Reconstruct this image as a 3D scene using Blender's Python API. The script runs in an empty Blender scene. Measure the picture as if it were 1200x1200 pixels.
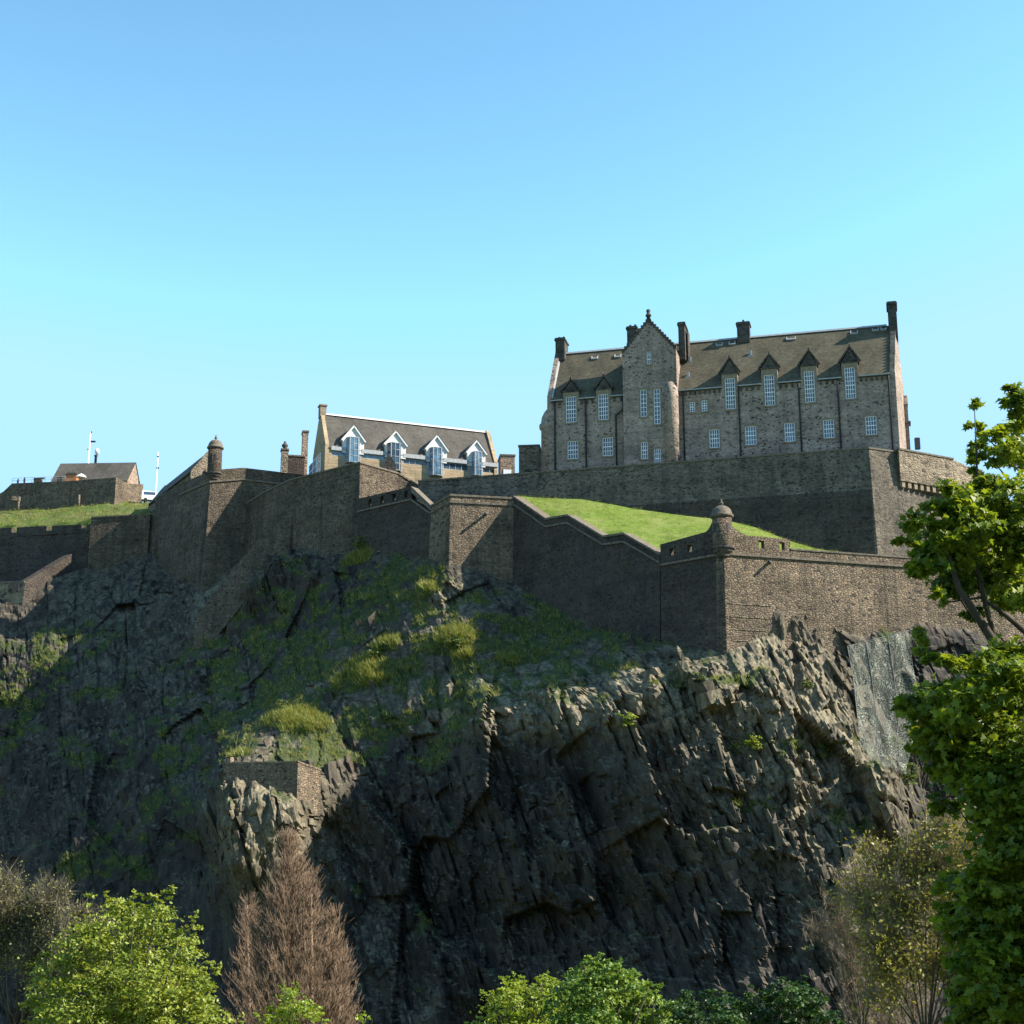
import bpy, math, random
import numpy as np
from mathutils import Vector, Matrix

random.seed(7)
rng = np.random.default_rng(7)
SC = bpy.context.scene
COL = SC.collection
R = math.radians
PI = math.pi

# ------------------------------------------------------------------ camera, sky, sun, exposure
PITCH = 14.7
FPX = 1833.0
cam_d = bpy.data.cameras.new('camera')
cam_d.sensor_width = 36.0
cam_d.lens = 36.0 * FPX / 1200.0
cam_d.clip_start = 0.5
cam_d.clip_end = 9000
cam = bpy.data.objects.new('camera', cam_d)
COL.objects.link(cam)
cam.location = (0, 0, 0)
cam.rotation_euler = (R(90 + PITCH), 0, 0)
SC.camera = cam

SUN_AZ = -10.0      # degrees from +X towards +Y (away from the camera)
SUN_EL = 38.0
world = bpy.data.worlds.new('World')
SC.world = world
world.use_nodes = True
wn = world.node_tree
for n in list(wn.nodes):
    wn.nodes.remove(n)
sky = wn.nodes.new('ShaderNodeTexSky')
sky.sky_type = 'NISHITA'
sky.sun_disc = False
sky.sun_elevation = R(SUN_EL)
sky.sun_rotation = R(90 - SUN_AZ)
sky.air_density = 1.0
sky.dust_density = 0.0
sky.ozone_density = 1.0
gam = wn.nodes.new('ShaderNodeMix'); gam.data_type = 'RGBA'; gam.blend_type = 'MULTIPLY'
gam.inputs[0].default_value = 1.0
gam.inputs[7].default_value = (1.0, 1.0, 1.0, 1)
pw = wn.nodes.new('ShaderNodeGamma'); pw.inputs[1].default_value = 1.7
gm2 = wn.nodes.new('ShaderNodeMix'); gm2.data_type = 'RGBA'; gm2.blend_type = 'MULTIPLY'
gm2.inputs[0].default_value = 1.0
gm2.inputs[7].default_value = (0.91, 0.92, 0.60, 1)
bg = wn.nodes.new('ShaderNodeBackground')
bg.inputs[1].default_value = 0.1
wo = wn.nodes.new('ShaderNodeOutputWorld')
wn.links.new(sky.outputs[0], gam.inputs[6])
wn.links.new(gam.outputs[2], pw.inputs[0])
wn.links.new(pw.outputs[0], gm2.inputs[6])
cap = wn.nodes.new('ShaderNodeMix'); cap.data_type = 'RGBA'; cap.blend_type = 'DARKEN'
cap.inputs[0].default_value = 1.0
cap.inputs[7].default_value = (2.05, 3.66, 5.3, 1)
wn.links.new(gm2.outputs[2], cap.inputs[6])
wn.links.new(cap.outputs[2], bg.inputs[0])
wn.links.new(bg.outputs[0], wo.inputs[0])

sd = bpy.data.lights.new('sun', 'SUN')
sd.energy = 5.0
sd.angle = R(0.5)
sd.color = (1.0, 0.93, 0.80)
sun = bpy.data.objects.new('sun', sd)
COL.objects.link(sun)
_s = Vector((math.cos(R(SUN_EL)) * math.cos(R(SUN_AZ)), math.cos(R(SUN_EL)) * math.sin(R(SUN_AZ)), math.sin(R(SUN_EL))))
sun.rotation_euler = _s.to_track_quat('Z', 'Y').to_euler()
sun.location = (300, 0, 300)

SC.view_settings.view_transform = 'Standard'
SC.view_settings.look = 'None'
SC.view_settings.exposure = 1.3
SC.view_settings.gamma = 1.0

# ------------------------------------------------------------------ picture point -> place
CP, SP = math.cos(R(PITCH)), math.sin(R(PITCH))


def ray(px, py):
    a = (px - 600.0) / FPX
    b = (600.0 - py) / FPX
    return Vector((a, CP - b * SP, SP + b * CP))


def at(px, py, Y):
    d = ray(px, py)
    return d * (Y / d.y)


def atz(px, py, Z):
    d = ray(px, py)
    return d * (Z / d.z)


# ------------------------------------------------------------------ mesh helpers
class MB:
    def __init__(s):
        s.v = []
        s.f = []
        s.mi = []
        s.sm = []

    def add(s, vs, fs, mat=0, smooth=False):
        o = len(s.v)
        s.v.extend([tuple(p) for p in vs])
        for f in fs:
            s.f.append([i + o for i in f])
            s.mi.append(mat)
            s.sm.append(smooth)
        return s

    def box(s, x0, x1, y0, y1, z0, z1, mat=0):
        v = [(x0, y0, z0), (x1, y0, z0), (x1, y1, z0), (x0, y1, z0), (x0, y0, z1), (x1, y0, z1), (x1, y1, z1), (x0, y1, z1)]
        return s.add(v, [(3, 2, 1, 0), (4, 5, 6, 7), (0, 1, 5, 4), (1, 2, 6, 5), (2, 3, 7, 6), (3, 0, 4, 7)], mat)

    def prism_y(s, poly, y0, y1, mat=0):
        """polygon in (x,z) pulled along y"""
        n = len(poly)
        v = [(x, y0, z) for x, z in poly] + [(x, y1, z) for x, z in poly]
        f = [tuple(range(n)), tuple(range(2 * n - 1, n - 1, -1))]
        f += [(i, i + n, (i + 1) % n + n, (i + 1) % n) for i in range(n)]
        return s.add(v, f, mat)

    def prism_x(s, poly, x0, x1, mat=0):
        """polygon in (y,z) pulled along x"""
        n = len(poly)
        v = [(x0, y, z) for y, z in poly] + [(x1, y, z) for y, z in poly]
        f = [tuple(range(n - 1, -1, -1)), tuple(range(n, 2 * n))]
        f += [(i, (i + 1) % n, (i + 1) % n + n, i + n) for i in range(n)]
        return s.add(v, f, mat)

    def lathe(s, cx, cy, prof, n=24, mat=0, smooth=True):
        v = []
        for r, z in prof:
            for k in range(n):
                a = 2 * PI * k / n
                v.append((cx + r * math.cos(a), cy + r * math.sin(a), z))
        f = []
        m = len(prof)
        for i in range(m - 1):
            for k in range(n):
                f.append((i * n + k, i * n + (k + 1) % n, (i + 1) * n + (k + 1) % n, (i + 1) * n + k))
        f.append(tuple(range(n - 1, -1, -1)))
        f.append(tuple((m - 1) * n + k for k in range(n)))
        return s.add(v, f, mat, smooth)

    def tube(s, pts, rad, n=6, mat=0):
        pts = [Vector(p) for p in pts]
        v = []
        for i, p in enumerate(pts):
            t = (pts[min(i + 1, len(pts) - 1)] - pts[max(i - 1, 0)]).normalized()
            a = t.cross(Vector((0.31, 0.17, 0.93)))
            if a.length < 1e-3:
                a = t.cross(Vector((1, 0, 0)))
            a.normalize()
            b = t.cross(a)
            for k in range(n):
                w = 2 * PI * k / n
                v.append(p + (a * math.cos(w) + b * math.sin(w)) * rad[i])
        f = []
        for i in range(len(pts) - 1):
            for k in range(n):
                f.append((i * n + k, i * n + (k + 1) % n, (i + 1) * n + (k + 1) % n, (i + 1) * n + k))
        f.append(tuple(range(n - 1, -1, -1)))
        f.append(tuple((len(pts) - 1) * n + k for k in range(n)))
        return s.add(v, f, mat, True)

    def panel(s, x0, x1, z0, z1, y, holes=(), rev=0.28, mat=0):
        """upright wall face at depth y looking to -y, with openings and their reveals"""
        hs = []
        for (a, b, c, d) in holes:
            a, b, c, d = max(a, x0), min(b, x1), max(c, z0), min(d, z1)
            if b - a > 0.02 and d - c > 0.02:
                hs.append((a, b, c, d))
        xs = sorted(set([x0, x1] + [h[0] for h in hs] + [h[1] for h in hs]))
        zs = sorted(set([z0, z1] + [h[2] for h in hs] + [h[3] for h in hs]))
        for i in range(len(xs) - 1):
            for j in range(len(zs) - 1):
                mx, mz = (xs[i] + xs[i + 1]) / 2, (zs[j] + zs[j + 1]) / 2
                if any(h[0] < mx < h[1] and h[2] < mz < h[3] for h in hs):
                    continue
                s.add([(xs[i], y, zs[j]), (xs[i + 1], y, zs[j]), (xs[i + 1], y, zs[j + 1]), (xs[i], y, zs[j + 1])], [(0, 1, 2, 3)], mat)
        for (a, b, c, d) in hs:
            q = y + rev
            s.add([(a, y, c), (a, q, c), (a, q, d), (a, y, d)], [(0, 1, 2, 3)], mat)
            s.add([(b, y, c), (b, y, d), (b, q, d), (b, q, c)], [(0, 1, 2, 3)], mat)
            if c > z0 + 0.01:
                s.add([(a, y, c), (b, y, c), (b, q, c), (a, q, c)], [(0, 1, 2, 3)], mat)
            if d < z1 - 0.01:
                s.add([(a, y, d), (a, q, d), (b, q, d), (b, y, d)], [(0, 1, 2, 3)], mat)
        return s

    def ribbon(s, pts, front, back, zlo, zhi, batter=0.0, mat=0):
        """solid along a polyline of crest points (listed left to right): front/back offsets, zlo/zhi absolute per point"""
        n = len(pts)
        nrm = []
        for i in range(n):
            t = Vector((0, 0))
            if i > 0:
                q = Vector((pts[i][0] - pts[i - 1][0], pts[i][1] - pts[i - 1][1])); q.normalize(); t += q
            if i < n - 1:
                q = Vector((pts[i + 1][0] - pts[i][0], pts[i + 1][1] - pts[i][1])); q.normalize(); t += q
            t.normalize()
            m = Vector((t.y, -t.x))
            if 0 < i < n - 1:
                q = Vector((pts[i + 1][0] - pts[i][0], pts[i + 1][1] - pts[i][1])); q.normalize()
                c = max(0.4, m.dot(Vector((q.y, -q.x))))
                m = m / c
            nrm.append(m)
        v = []
        for i in range(n):
            p = Vector((pts[i][0], pts[i][1])); m = nrm[i]
            f0 = p + m * (front + batter * (zhi[i] - zlo[i])); f1 = p + m * front; b = p - m * back
            v += [(f0.x, f0.y, zlo[i]), (f1.x, f1.y, zhi[i]), (b.x, b.y, zhi[i]), (b.x, b.y, zlo[i])]
        f = []
        for i in range(n - 1):
            a, c = 4 * i, 4 * (i + 1)
            f += [(a, c, c + 1, a + 1), (a + 1, c + 1, c + 2, a + 2), (a + 2, c + 2, c + 3, a + 3), (a + 3, c + 3, c, a)]
        f += [(0, 1, 2, 3), (4 * n - 1, 4 * n - 2, 4 * n - 3, 4 * n - 4)]
        return s.add(v, f, mat)

    def build(s, name, mat, parent=None, shift=None, bevel=0):
        vs = s.v
        if shift is not None:
            vs = [(p[0] - shift[0], p[1] - shift[1], p[2] - shift[2]) for p in vs]
        me = bpy.data.meshes.new(name)
        me.from_pydata(vs, [], s.f)
        for m in (mat if isinstance(mat, (list, tuple)) else [mat]):
            me.materials.append(m)
        me.polygons.foreach_set('material_index', s.mi)
        me.polygons.foreach_set('use_smooth', s.sm)
        me.update()
        o = bpy.data.objects.new(name, me)
        COL.objects.link(o)
        if parent is not None:
            o.parent = parent
        return o


def tag(o, label=None, cat=None, group=None, kind=None):
    if label: o['label'] = label
    if cat: o['category'] = cat
    if group: o['group'] = group
    if kind: o['kind'] = kind
    return o


def empty(name, loc, label, cat, rz=0.0, group=None):
    o = bpy.data.objects.new(name, None)
    o.empty_display_size = 0.5
    COL.objects.link(o)
    o.location = loc
    o.rotation_euler = (0, 0, rz)
    return tag(o, label, cat, group)


def np_mesh(name, V, F, mat, parent=None, smooth=False, attr=None, attr_name='tint'):
    """F: (n,k) array of equal-sized faces"""
    me = bpy.data.meshes.new(name)
    V = np.asarray(V, dtype=np.float32); F = np.asarray(F, dtype=np.int32)
    k = F.shape[1]
    me.vertices.add(len(V)); me.vertices.foreach_set('co', V.ravel())
    me.loops.add(F.size); me.loops.foreach_set('vertex_index', F.ravel())
    me.polygons.add(len(F))
    me.polygons.foreach_set('loop_start', np.arange(0, F.size, k, dtype=np.int32))
    me.polygons.foreach_set('loop_total', np.full(len(F), k, dtype=np.int32))
    me.polygons.foreach_set('use_smooth', np.full(len(F), bool(smooth)))
    me.materials.append(mat)
    me.update(calc_edges=True)
    if attr is not None:
        a = me.attributes.new(attr_name, 'FLOAT', 'POINT')
        a.data.foreach_set('value', np.asarray(attr, dtype=np.float32))
    me.validate()
    o = bpy.data.objects.new(name, me)
    COL.objects.link(o)
    if parent is not None:
        o.parent = parent
    return o


# ------------------------------------------------------------------ materials
class NT:
    def __init__(s, name):
        s.m = bpy.data.materials.new(name)
        s.m.use_nodes = True
        s.t = s.m.node_tree
        s.b = s.t.nodes['Principled BSDF']
        s.out = s.t.nodes['Material Output']
        s.b.inputs['Roughness'].default_value = 0.9
        s.b.inputs['Specular IOR Level'].default_value = 0.2

    def n(s, typ, **kw):
        q = s.t.nodes.new(typ)
        for k, v in kw.items():
            setattr(q, k, v)
        return q

    def l(s, a, b):
        s.t.links.new(a, b)

    def coord(s, scale=(1, 1, 1), rot=(0, 0, 0)):
        tc = s.n('ShaderNodeTexCoord'); mp = s.n('ShaderNodeMapping')
        mp.inputs['Scale'].default_value = scale
        mp.inputs['Rotation'].default_value = rot
        s.l(tc.outputs['Object'], mp.inputs[0])
        return mp.outputs[0]

    def noise(s, vec, scale, detail=4, rough=0.6, out=0):
        q = s.n('ShaderNodeTexNoise')
        q.inputs['Scale'].default_value = scale; q.inputs['Detail'].default_value = detail; q.inputs['Roughness'].default_value = rough
        s.l(vec, q.inputs['Vector'])
        return q.outputs[out]

    def ramp(s, fac, stops, interp='LINEAR'):
        q = s.n('ShaderNodeValToRGB')
        q.color_ramp.interpolation = interp
        e = q.color_ramp.elements
        while len(e) < len(stops):
            e.new(0.5)
        for i, (p, c) in enumerate(stops):
            e[i].position = p
            e[i].color = (c[0], c[1], c[2], 1) if isinstance(c, (tuple, list)) else (c, c, c, 1)
        s.l(fac, q.inputs[0])
        return q.outputs[0]

    def mix(s, fac, a, b, mode='MIX'):
        q = s.n('ShaderNodeMix', data_type='RGBA', blend_type=mode)
        for n_i, val in ((0, fac), (6, a), (7, b)):
            sock = q.inputs[n_i]
            if isinstance(val, (int, float)):
                sock.default_value = val if n_i == 0 else (val, val, val, 1)
            elif isinstance(val, tuple):
                sock.default_value = (val[0], val[1], val[2], 1)
            else:
                s.l(val, sock)
        return q.outputs[2]

    def math(s, op, a, b=0.0, clamp=False):
        q = s.n('ShaderNodeMath', operation=op); q.use_clamp = clamp
        for i, val in enumerate((a, b)):
            if isinstance(val, (int, float)):
                q.inputs[i].default_value = val
            else:
                s.l(val, q.inputs[i])
        return q.outputs[0]

    def bump(s, h, strength=0.5, dist=0.1):
        q = s.n('ShaderNodeBump')
        q.inputs['Strength'].default_value = strength; q.inputs['Distance'].default_value = dist
        s.l(h, q.inputs['Height'])
        s.l(q.outputs[0], s.b.inputs['Normal'])

    def col(s, c):
        if isinstance(c, tuple):
            s.b.inputs['Base Color'].default_value = (c[0], c[1], c[2], 1)
        else:
            s.l(c, s.b.inputs['Base Color'])
        return s.m


def plain(name, c, rough=0.8, metal=0.0, var=0.25, scale=1.5):
    k = NT(name)
    k.b.inputs['Roughness'].default_value = rough
    k.b.inputs['Metallic'].default_value = metal
    v = k.noise(k.coord(), scale, 5)
    lo = tuple(x * (1 - var) for x in c); hi = tuple(min(1, x * (1 + var)) for x in c)
    return k.col(k.ramp(v, [(0.3, lo), (0.7, hi)]))


def masonry(name, c_a, c_b, c_dark, stone=(0.7, 0.35), dark=0.1, mortar=(0.3, 0.27, 0.22), mort_w=0.04, bump=0.6, stain=0.5, stain_c=(0.03, 0.03, 0.03), moss=0.0):
    k = NT(name)
    v0 = k.coord((1 / stone[0], 1 / stone[0], 1 / stone[1]))
    wn_ = k.n('ShaderNodeTexNoise'); wn_.inputs['Scale'].default_value = 0.9; wn_.inputs['Detail'].default_value = 3; k.l(v0, wn_.inputs['Vector'])
    v = k.mix(0.22, v0, wn_.outputs['Color'], 'ADD')
    vo = k.n('ShaderNodeTexVoronoi', feature='F1', voronoi_dimensions='3D')
    vo.inputs['Scale'].default_value = 1.0; vo.inputs['Randomness'].default_value = 0.85
    k.l(v, vo.inputs['Vector'])
    ve = k.n('ShaderNodeTexVoronoi', feature='DISTANCE_TO_EDGE', voronoi_dimensions='3D')
    ve.inputs['Scale'].default_value = 1.0; ve.inputs['Randomness'].default_value = 0.85
    k.l(v, ve.inputs['Vector'])
    sep = k.n('ShaderNodeSeparateColor'); k.l(vo.outputs['Color'], sep.inputs[0])
    c = k.mix(sep.outputs[0], c_a, c_b)
    dk = k.ramp(sep.outputs[1], [(1 - dark - 0.02, 0.0), (1 - dark + 0.02, 1.0)])
    big = k.noise(k.coord((0.1, 0.1, 0.14)), 1.0, 4)
    dk = k.math('MULTIPLY', dk, k.ramp(big, [(0.35, 0.4), (0.6, 1.0)]))
    c = k.mix(dk, c, c_dark)
    mo = k.ramp(ve.outputs['Distance'], [(0.0, 1.0), (mort_w * 2, 0.0)])
    c = k.mix(k.math('MULTIPLY', mo, 0.7), c, mortar)
    # weather: broad stains and narrow downward streaks
    st = k.noise(k.coord((0.5, 0.5, 0.06)), 1.0, 5, 0.65)
    stf = k.math('MULTIPLY', k.ramp(st, [(0.45, 0.0), (0.72, 1.0)]), stain)
    c = k.mix(stf, c, stain_c)
    b2 = k.noise(k.coord((1, 1, 1.6)), 0.16, 6, 0.72)
    c = k.mix(0.8, c, k.ramp(b2, [(0.32, 0.5), (0.5, 0.95), (0.68, 1.35)]), 'MULTIPLY')
    run = k.noise(k.coord((1.3, 1.3, 0.035)), 1.0, 4, 0.6)
    c = k.mix(k.math('MULTIPLY', k.ramp(run, [(0.55, 0.0), (0.68, 1.0)]), 0.45 * min(1, stain * 2)), c, stain_c)
    course = k.noise(k.coord((0.05, 0.05, 2.2)), 1.0, 3, 0.6)
    c = k.mix(0.35, c, k.ramp(course, [(0.35, 0.65), (0.65, 1.3)]), 'MULTIPLY')
    if moss:
        mz = k.noise(k.coord((1, 1, 1)), 0.35, 6, 0.7)
        c = k.mix(k.math('MULTIPLY', k.ramp(mz, [(0.55, 0.0), (0.7, 1.0)]), moss), c, (0.05, 0.07, 0.02))
    fine = k.noise(k.coord(), 6.0, 4, 0.7)
    c = k.mix(0.5, c, k.ramp(fine, [(0.3, 0.6), (0.7, 1.35)]), 'MULTIPLY')
    h = k.math('ADD', k.ramp(ve.outputs['Distance'], [(0.0, 0.0), (0.18, 1.0)]), k.math('MULTIPLY', sep.outputs[2], 1.2))
    h = k.math('ADD', h, k.math('MULTIPLY', fine, 0.8))
    k.bump(h, bump, 0.12)
    return k.col(c)


M = {}
M['hosp'] = masonry('hospital_stone', (0.37, 0.285, 0.235), (0.255, 0.195, 0.16), (0.045, 0.036, 0.032), (0.42, 0.26), 0.11, (0.28, 0.22, 0.17), 0.03, 0.5, 0.3)
M['hosp_lit'] = M['hosp']
M['dark_stone'] = masonry('sooty_stone', (0.10, 0.085, 0.07), (0.065, 0.055, 0.048), (0.03, 0.028, 0.026), (0.5, 0.3), 0.2, (0.1, 0.09, 0.08), 0.03, 0.4, 0.4)
M['dressed'] = plain('dressed_sandstone', (0.21, 0.165, 0.12), 0.9, 0, 0.35, 3)
M['terrace'] = masonry('terrace_stone', (0.20, 0.165, 0.125), (0.105, 0.086, 0.068), (0.04, 0.035, 0.032), (0.4, 0.2), 0.14, (0.16, 0.135, 0.11), 0.03, 0.6, 0.65)
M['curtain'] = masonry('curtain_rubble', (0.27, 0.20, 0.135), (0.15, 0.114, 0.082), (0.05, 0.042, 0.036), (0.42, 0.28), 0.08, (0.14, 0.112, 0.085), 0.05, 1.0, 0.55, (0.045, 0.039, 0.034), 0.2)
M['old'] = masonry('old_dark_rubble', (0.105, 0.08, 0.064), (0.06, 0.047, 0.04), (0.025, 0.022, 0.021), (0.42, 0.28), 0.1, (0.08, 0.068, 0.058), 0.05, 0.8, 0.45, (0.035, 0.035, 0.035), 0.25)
M['rampart'] = masonry('rampart_rubble', (0.20, 0.15, 0.105), (0.105, 0.082, 0.062), (0.04, 0.034, 0.03), (0.42, 0.28), 0.08, (0.11, 0.09, 0.07), 0.05, 1.0, 0.6, (0.035, 0.031, 0.028), 0.25)
M['pale'] = masonry('pale_rubble', (0.30, 0.235, 0.165), (0.18, 0.14, 0.10), (0.06, 0.05, 0.045), (0.7, 0.4), 0.1, (0.3, 0.26, 0.2), 0.04, 0.9, 0.25)
M['coping'] = plain('coping_stone', (0.13, 0.108, 0.085), 0.95, 0, 0.5, 2.5)
M['new_wall'] = masonry('smooth_ashlar', (0.36, 0.27, 0.17), (0.31, 0.235, 0.15), (0.24, 0.18, 0.12), (1.1, 0.5), 0.05, (0.4, 0.32, 0.22), 0.02, 0.2, 0.1)
M['house'] = masonry('pinkish_rubble', (0.38, 0.27, 0.20), (0.26, 0.18, 0.13), (0.1, 0.08, 0.07), (0.6, 0.35), 0.1, (0.32, 0.26, 0.2), 0.04, 0.6, 0.2)
M['white'] = plain('white_paint', (0.80, 0.80, 0.79), 0.55, 0, 0.04, 4)
M['cable'] = plain('dull_cable', (0.13, 0.13, 0.125), 0.6, 0.0, 0.3, 1)
M['grey_white'] = plain('weathered_white', (0.55, 0.55, 0.54), 0.6, 0, 0.08, 4)
M['lead'] = plain('grey_lead', (0.30, 0.31, 0.32), 0.5, 0, 0.25, 3)
M['iron'] = plain('black_iron', (0.03, 0.03, 0.033), 0.6, 0, 0.3, 3)


def slate(name, a, b, pitch_rows=0.35):
    k = NT(name)
    v = k.coord((1 / 0.4, 1 / 0.25, 1 / 0.3))
    vo = k.n('ShaderNodeTexVoronoi', feature='F1'); vo.inputs['Scale'].default_value = 1.0; vo.inputs['Randomness'].default_value = 0.6
    k.l(v, vo.inputs['Vector'])
    sep = k.n('ShaderNodeSeparateColor'); k.l(vo.outputs['Color'], sep.inputs[0])
    c = k.mix(sep.outputs[0], a, b)
    big = k.noise(k.coord((1, 1, 0.35)), 0.35, 6, 0.7)
    c = k.mix(0.8, c, k.ramp(big, [(0.3, 0.55), (0.7, 1.35)]), 'MULTIPLY')
    tc = k.n('ShaderNodeTexCoord'); sx = k.n('ShaderNodeSeparateXYZ'); k.l(tc.outputs['Object'], sx.inputs[0])
    row = k.math('FRACT', k.math('MULTIPLY', sx.outputs[2], 1 / pitch_rows))
    k.bump(k.math('ADD', row, k.math('MULTIPLY', sep.outputs[1], 0.7)), 0.35, 0.05)
    k.b.inputs['Roughness'].default_value = 0.8
    return k.col(c)


M['tile'] = slate('mossy_stone_slate', (0.105, 0.09, 0.058), (0.066, 0.058, 0.04))
M['slate'] = slate('grey_slate', (0.09, 0.08, 0.068), (0.062, 0.056, 0.049))
M['dslate'] = slate('dark_slate', (0.10, 0.09, 0.075), (0.06, 0.055, 0.05))


def glass(name, c):
    k = NT(name)
    k.b.inputs['Roughness'].default_value = 0.08
    k.b.inputs['Specular IOR Level'].default_value = 0.8
    v = k.noise(k.coord(), 0.9, 3)
    oi = k.n('ShaderNodeObjectInfo')
    f = k.math('ADD', k.math('MULTIPLY', v, 0.6), k.math('MULTIPLY', oi.outputs['Random'], 0.4))
    return k.col(k.ramp(f, [(0.3, tuple(x * 0.3 for x in c)), (0.5, c), (0.7, tuple(x * 2.4 for x in c))]))


M['glass'] = glass('window_glass', (0.02, 0.035, 0.06))
M['glass_blue'] = glass('oriel_glass', (0.05, 0.09, 0.13))


def grass_mat(name, a, b, dry):
    k = NT(name)
    f = k.noise(k.coord((1, 1, 1)), 0.9, 8, 0.8)
    c = k.ramp(f, [(0.36, tuple(x * 0.72 for x in a)), (0.5, a), (0.66, b)])
    g = k.noise(k.coord(), 0.22, 5, 0.7)
    c = k.mix(k.ramp(g, [(0.45, 0.0), (0.68, 0.85)]), c, dry)
    h = k.noise(k.coord((1, 1, 0.5)), 5.0, 6, 0.8)
    k.bump(h, 0.6, 0.25)
    return k.col(c)


M['lawn'] = grass_mat('bank_grass', (0.11, 0.165, 0.022), (0.16, 0.22, 0.035), (0.19, 0.215, 0.06))
M['verge'] = grass_mat('verge_grass', (0.07, 0.10, 0.02), (0.12, 0.15, 0.03), (0.15, 0.13, 0.06))
M['rough_grass'] = grass_mat('rough_grass', (0.08, 0.12, 0.02), (0.17, 0.19, 0.04), (0.22, 0.18, 0.08))


def leaf_mat(name, a, b, trans=0.4, rough=0.45):
    k = NT(name)
    at_ = k.n('ShaderNodeAttribute'); at_.attribute_name = 'tint'
    c = k.mix(at_.outputs['Fac'], a, b)
    k.b.inputs['Roughness'].default_value = rough
    k.b.inputs['Specular IOR Level'].default_value = 0.35
    k.col(c)
    tr = k.n('ShaderNodeBsdfTranslucent')
    k.l(k.mix(1.0, c, (1.25, 1.15, 0.5), 'MULTIPLY'), tr.inputs[0])
    mx = k.n('ShaderNodeMixShader'); mx.inputs[0].default_value = trans
    k.l(k.b.outputs[0], mx.inputs[1]); k.l(tr.outputs[0], mx.inputs[2]); k.l(mx.outputs[0], k.out.inputs[0])
    return k.m


M['maple'] = leaf_mat('maple_leaves', (0.06, 0.11, 0.014), (0.23, 0.29, 0.025), 0.5)
M['green'] = leaf_mat('bright_leaves', (0.15, 0.21, 0.028), (0.32, 0.35, 0.06), 0.4)
M['lime'] = leaf_mat('lime_leaves', (0.17, 0.24, 0.02), (0.30, 0.36, 0.05), 0.4)
M['syc'] = leaf_mat('sycamore_leaves', (0.07, 0.15, 0.02), (0.24, 0.32, 0.06), 0.4)
M['deep'] = leaf_mat('deep_green_leaves', (0.018, 0.05, 0.010), (0.05, 0.10, 0.02), 0.3)
M['olive'] = leaf_mat('olive_buds', (0.14, 0.135, 0.045), (0.22, 0.21, 0.085), 0.3)
M['yellow'] = leaf_mat('yellow_buds', (0.17, 0.16, 0.03), (0.26, 0.24, 0.05), 0.35)
M['blade'] = leaf_mat('grass_blades', (0.12, 0.17, 0.025), (0.34, 0.31, 0.10), 0.35)
M['gorse'] = leaf_mat('gorse_leaves', (0.07, 0.12, 0.02), (0.17, 0.19, 0.05), 0.3)
M['bark'] = plain('dark_bark', (0.06, 0.05, 0.038), 0.95, 0, 0.4, 4)
M['greybark'] = plain('grey_bark', (0.10, 0.088, 0.062), 0.95, 0, 0.35, 4)
M['larch'] = plain('brown_twigs', (0.20, 0.135, 0.09), 0.95, 0, 0.35, 1.0)
M['twig'] = plain('russet_twigs', (0.19, 0.145, 0.10), 0.95, 0, 0.35, 1.0)

# ------------------------------------------------------------------ numpy noise for the rock
def h2(ix, iz, k):
    n = (ix.astype(np.int64) * 374761393 + iz.astype(np.int64) * 668265263 + k * 974634541) & 0x7fffffff
    n = ((n ^ (n >> 13)) * 1274126177) & 0x7fffffff
    n = ((n ^ (n >> 16)) * 668265263) & 0x7fffffff
    n = n ^ (n >> 15)
    return (n & 0xffffff) / float(0xffffff)


def vnoise(u, v, k=0):
    iu, iv = np.floor(u), np.floor(v)
    fu, fv = u - iu, v - iv
    fu = fu * fu * fu * (fu * (fu * 6 - 15) + 10); fv = fv * fv * fv * (fv * (fv * 6 - 15) + 10)
    a = h2(iu, iv, k); b = h2(iu + 1, iv, k); c = h2(iu, iv + 1, k); d = h2(iu + 1, iv + 1, k)
    return (a * (1 - fu) + b * fu) * (1 - fv) + (c * (1 - fu) + d * fu) * fv - 0.5


def fbm(u, v, k=0, oct=5, g=0.5):
    s = np.zeros_like(u); a = 1.0
    for i in range(oct):
        s += a * vnoise(u * 2 ** i + 17.3 * i, v * 2 ** i - 9.1 * i, k + i)
        a *= g
    return s


def facets(u, v, k, grad=0.5, step=1.0, bias=0.0):
    """broken-rock relief: every cell is its own tilted plane"""
    iu, iv = np.floor(u), np.floor(v)
    best = np.full(u.shape, 1e9); out = np.zeros_like(u)
    for du in (-1, 0, 1):
        for dv in (-1, 0, 1):
            cu, cv = iu + du, iv + dv
            su = cu + 0.1 + 0.8 * h2(cu, cv, k); sv = cv + 0.1 + 0.8 * h2(cu, cv, k + 1)
            d = (u - su) ** 2 + (v - sv) ** 2
            val = ((h2(cu, cv, k + 2) - 0.5) * 2 * grad + bias) * (u - su) + (h2(cu, cv, k + 3) - 0.5) * 2 * grad * (v - sv) + (h2(cu, cv, k + 4) - 0.5) * step
            m = d < best
            best = np.where(m, d, best); out = np.where(m, val, out)
    return out


# ------------------------------------------------------------------ plan of the outer walls (crest points)
ZC = at(848, 640, 195).z                        # parapet walk of the near corner
L0 = at(602, 581, 227.8); L1 = at(775, 658, 201.5); A0 = at(848, 640, 195)


def on_line(px, py, P, Q):
    """point of the upright plane through P and Q seen at this picture point"""
    d = ray(px, py)
    nx, ny = (Q.y - P.y), -(Q.x - P.x)
    t = (nx * P.x + ny * P.y) / (nx * d.x + ny * d.y)
    return d * t


def Lw(px, py):
    return on_line(px, py, L0, L1)


R1 = atz(1060, 655, at(848, 640, 195).z - 0.0)


def Rw(px, py):
    return on_line(px, py, A0, R1)


def Aw(px, py):
    return on_line(px, py, L1, A0)


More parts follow.
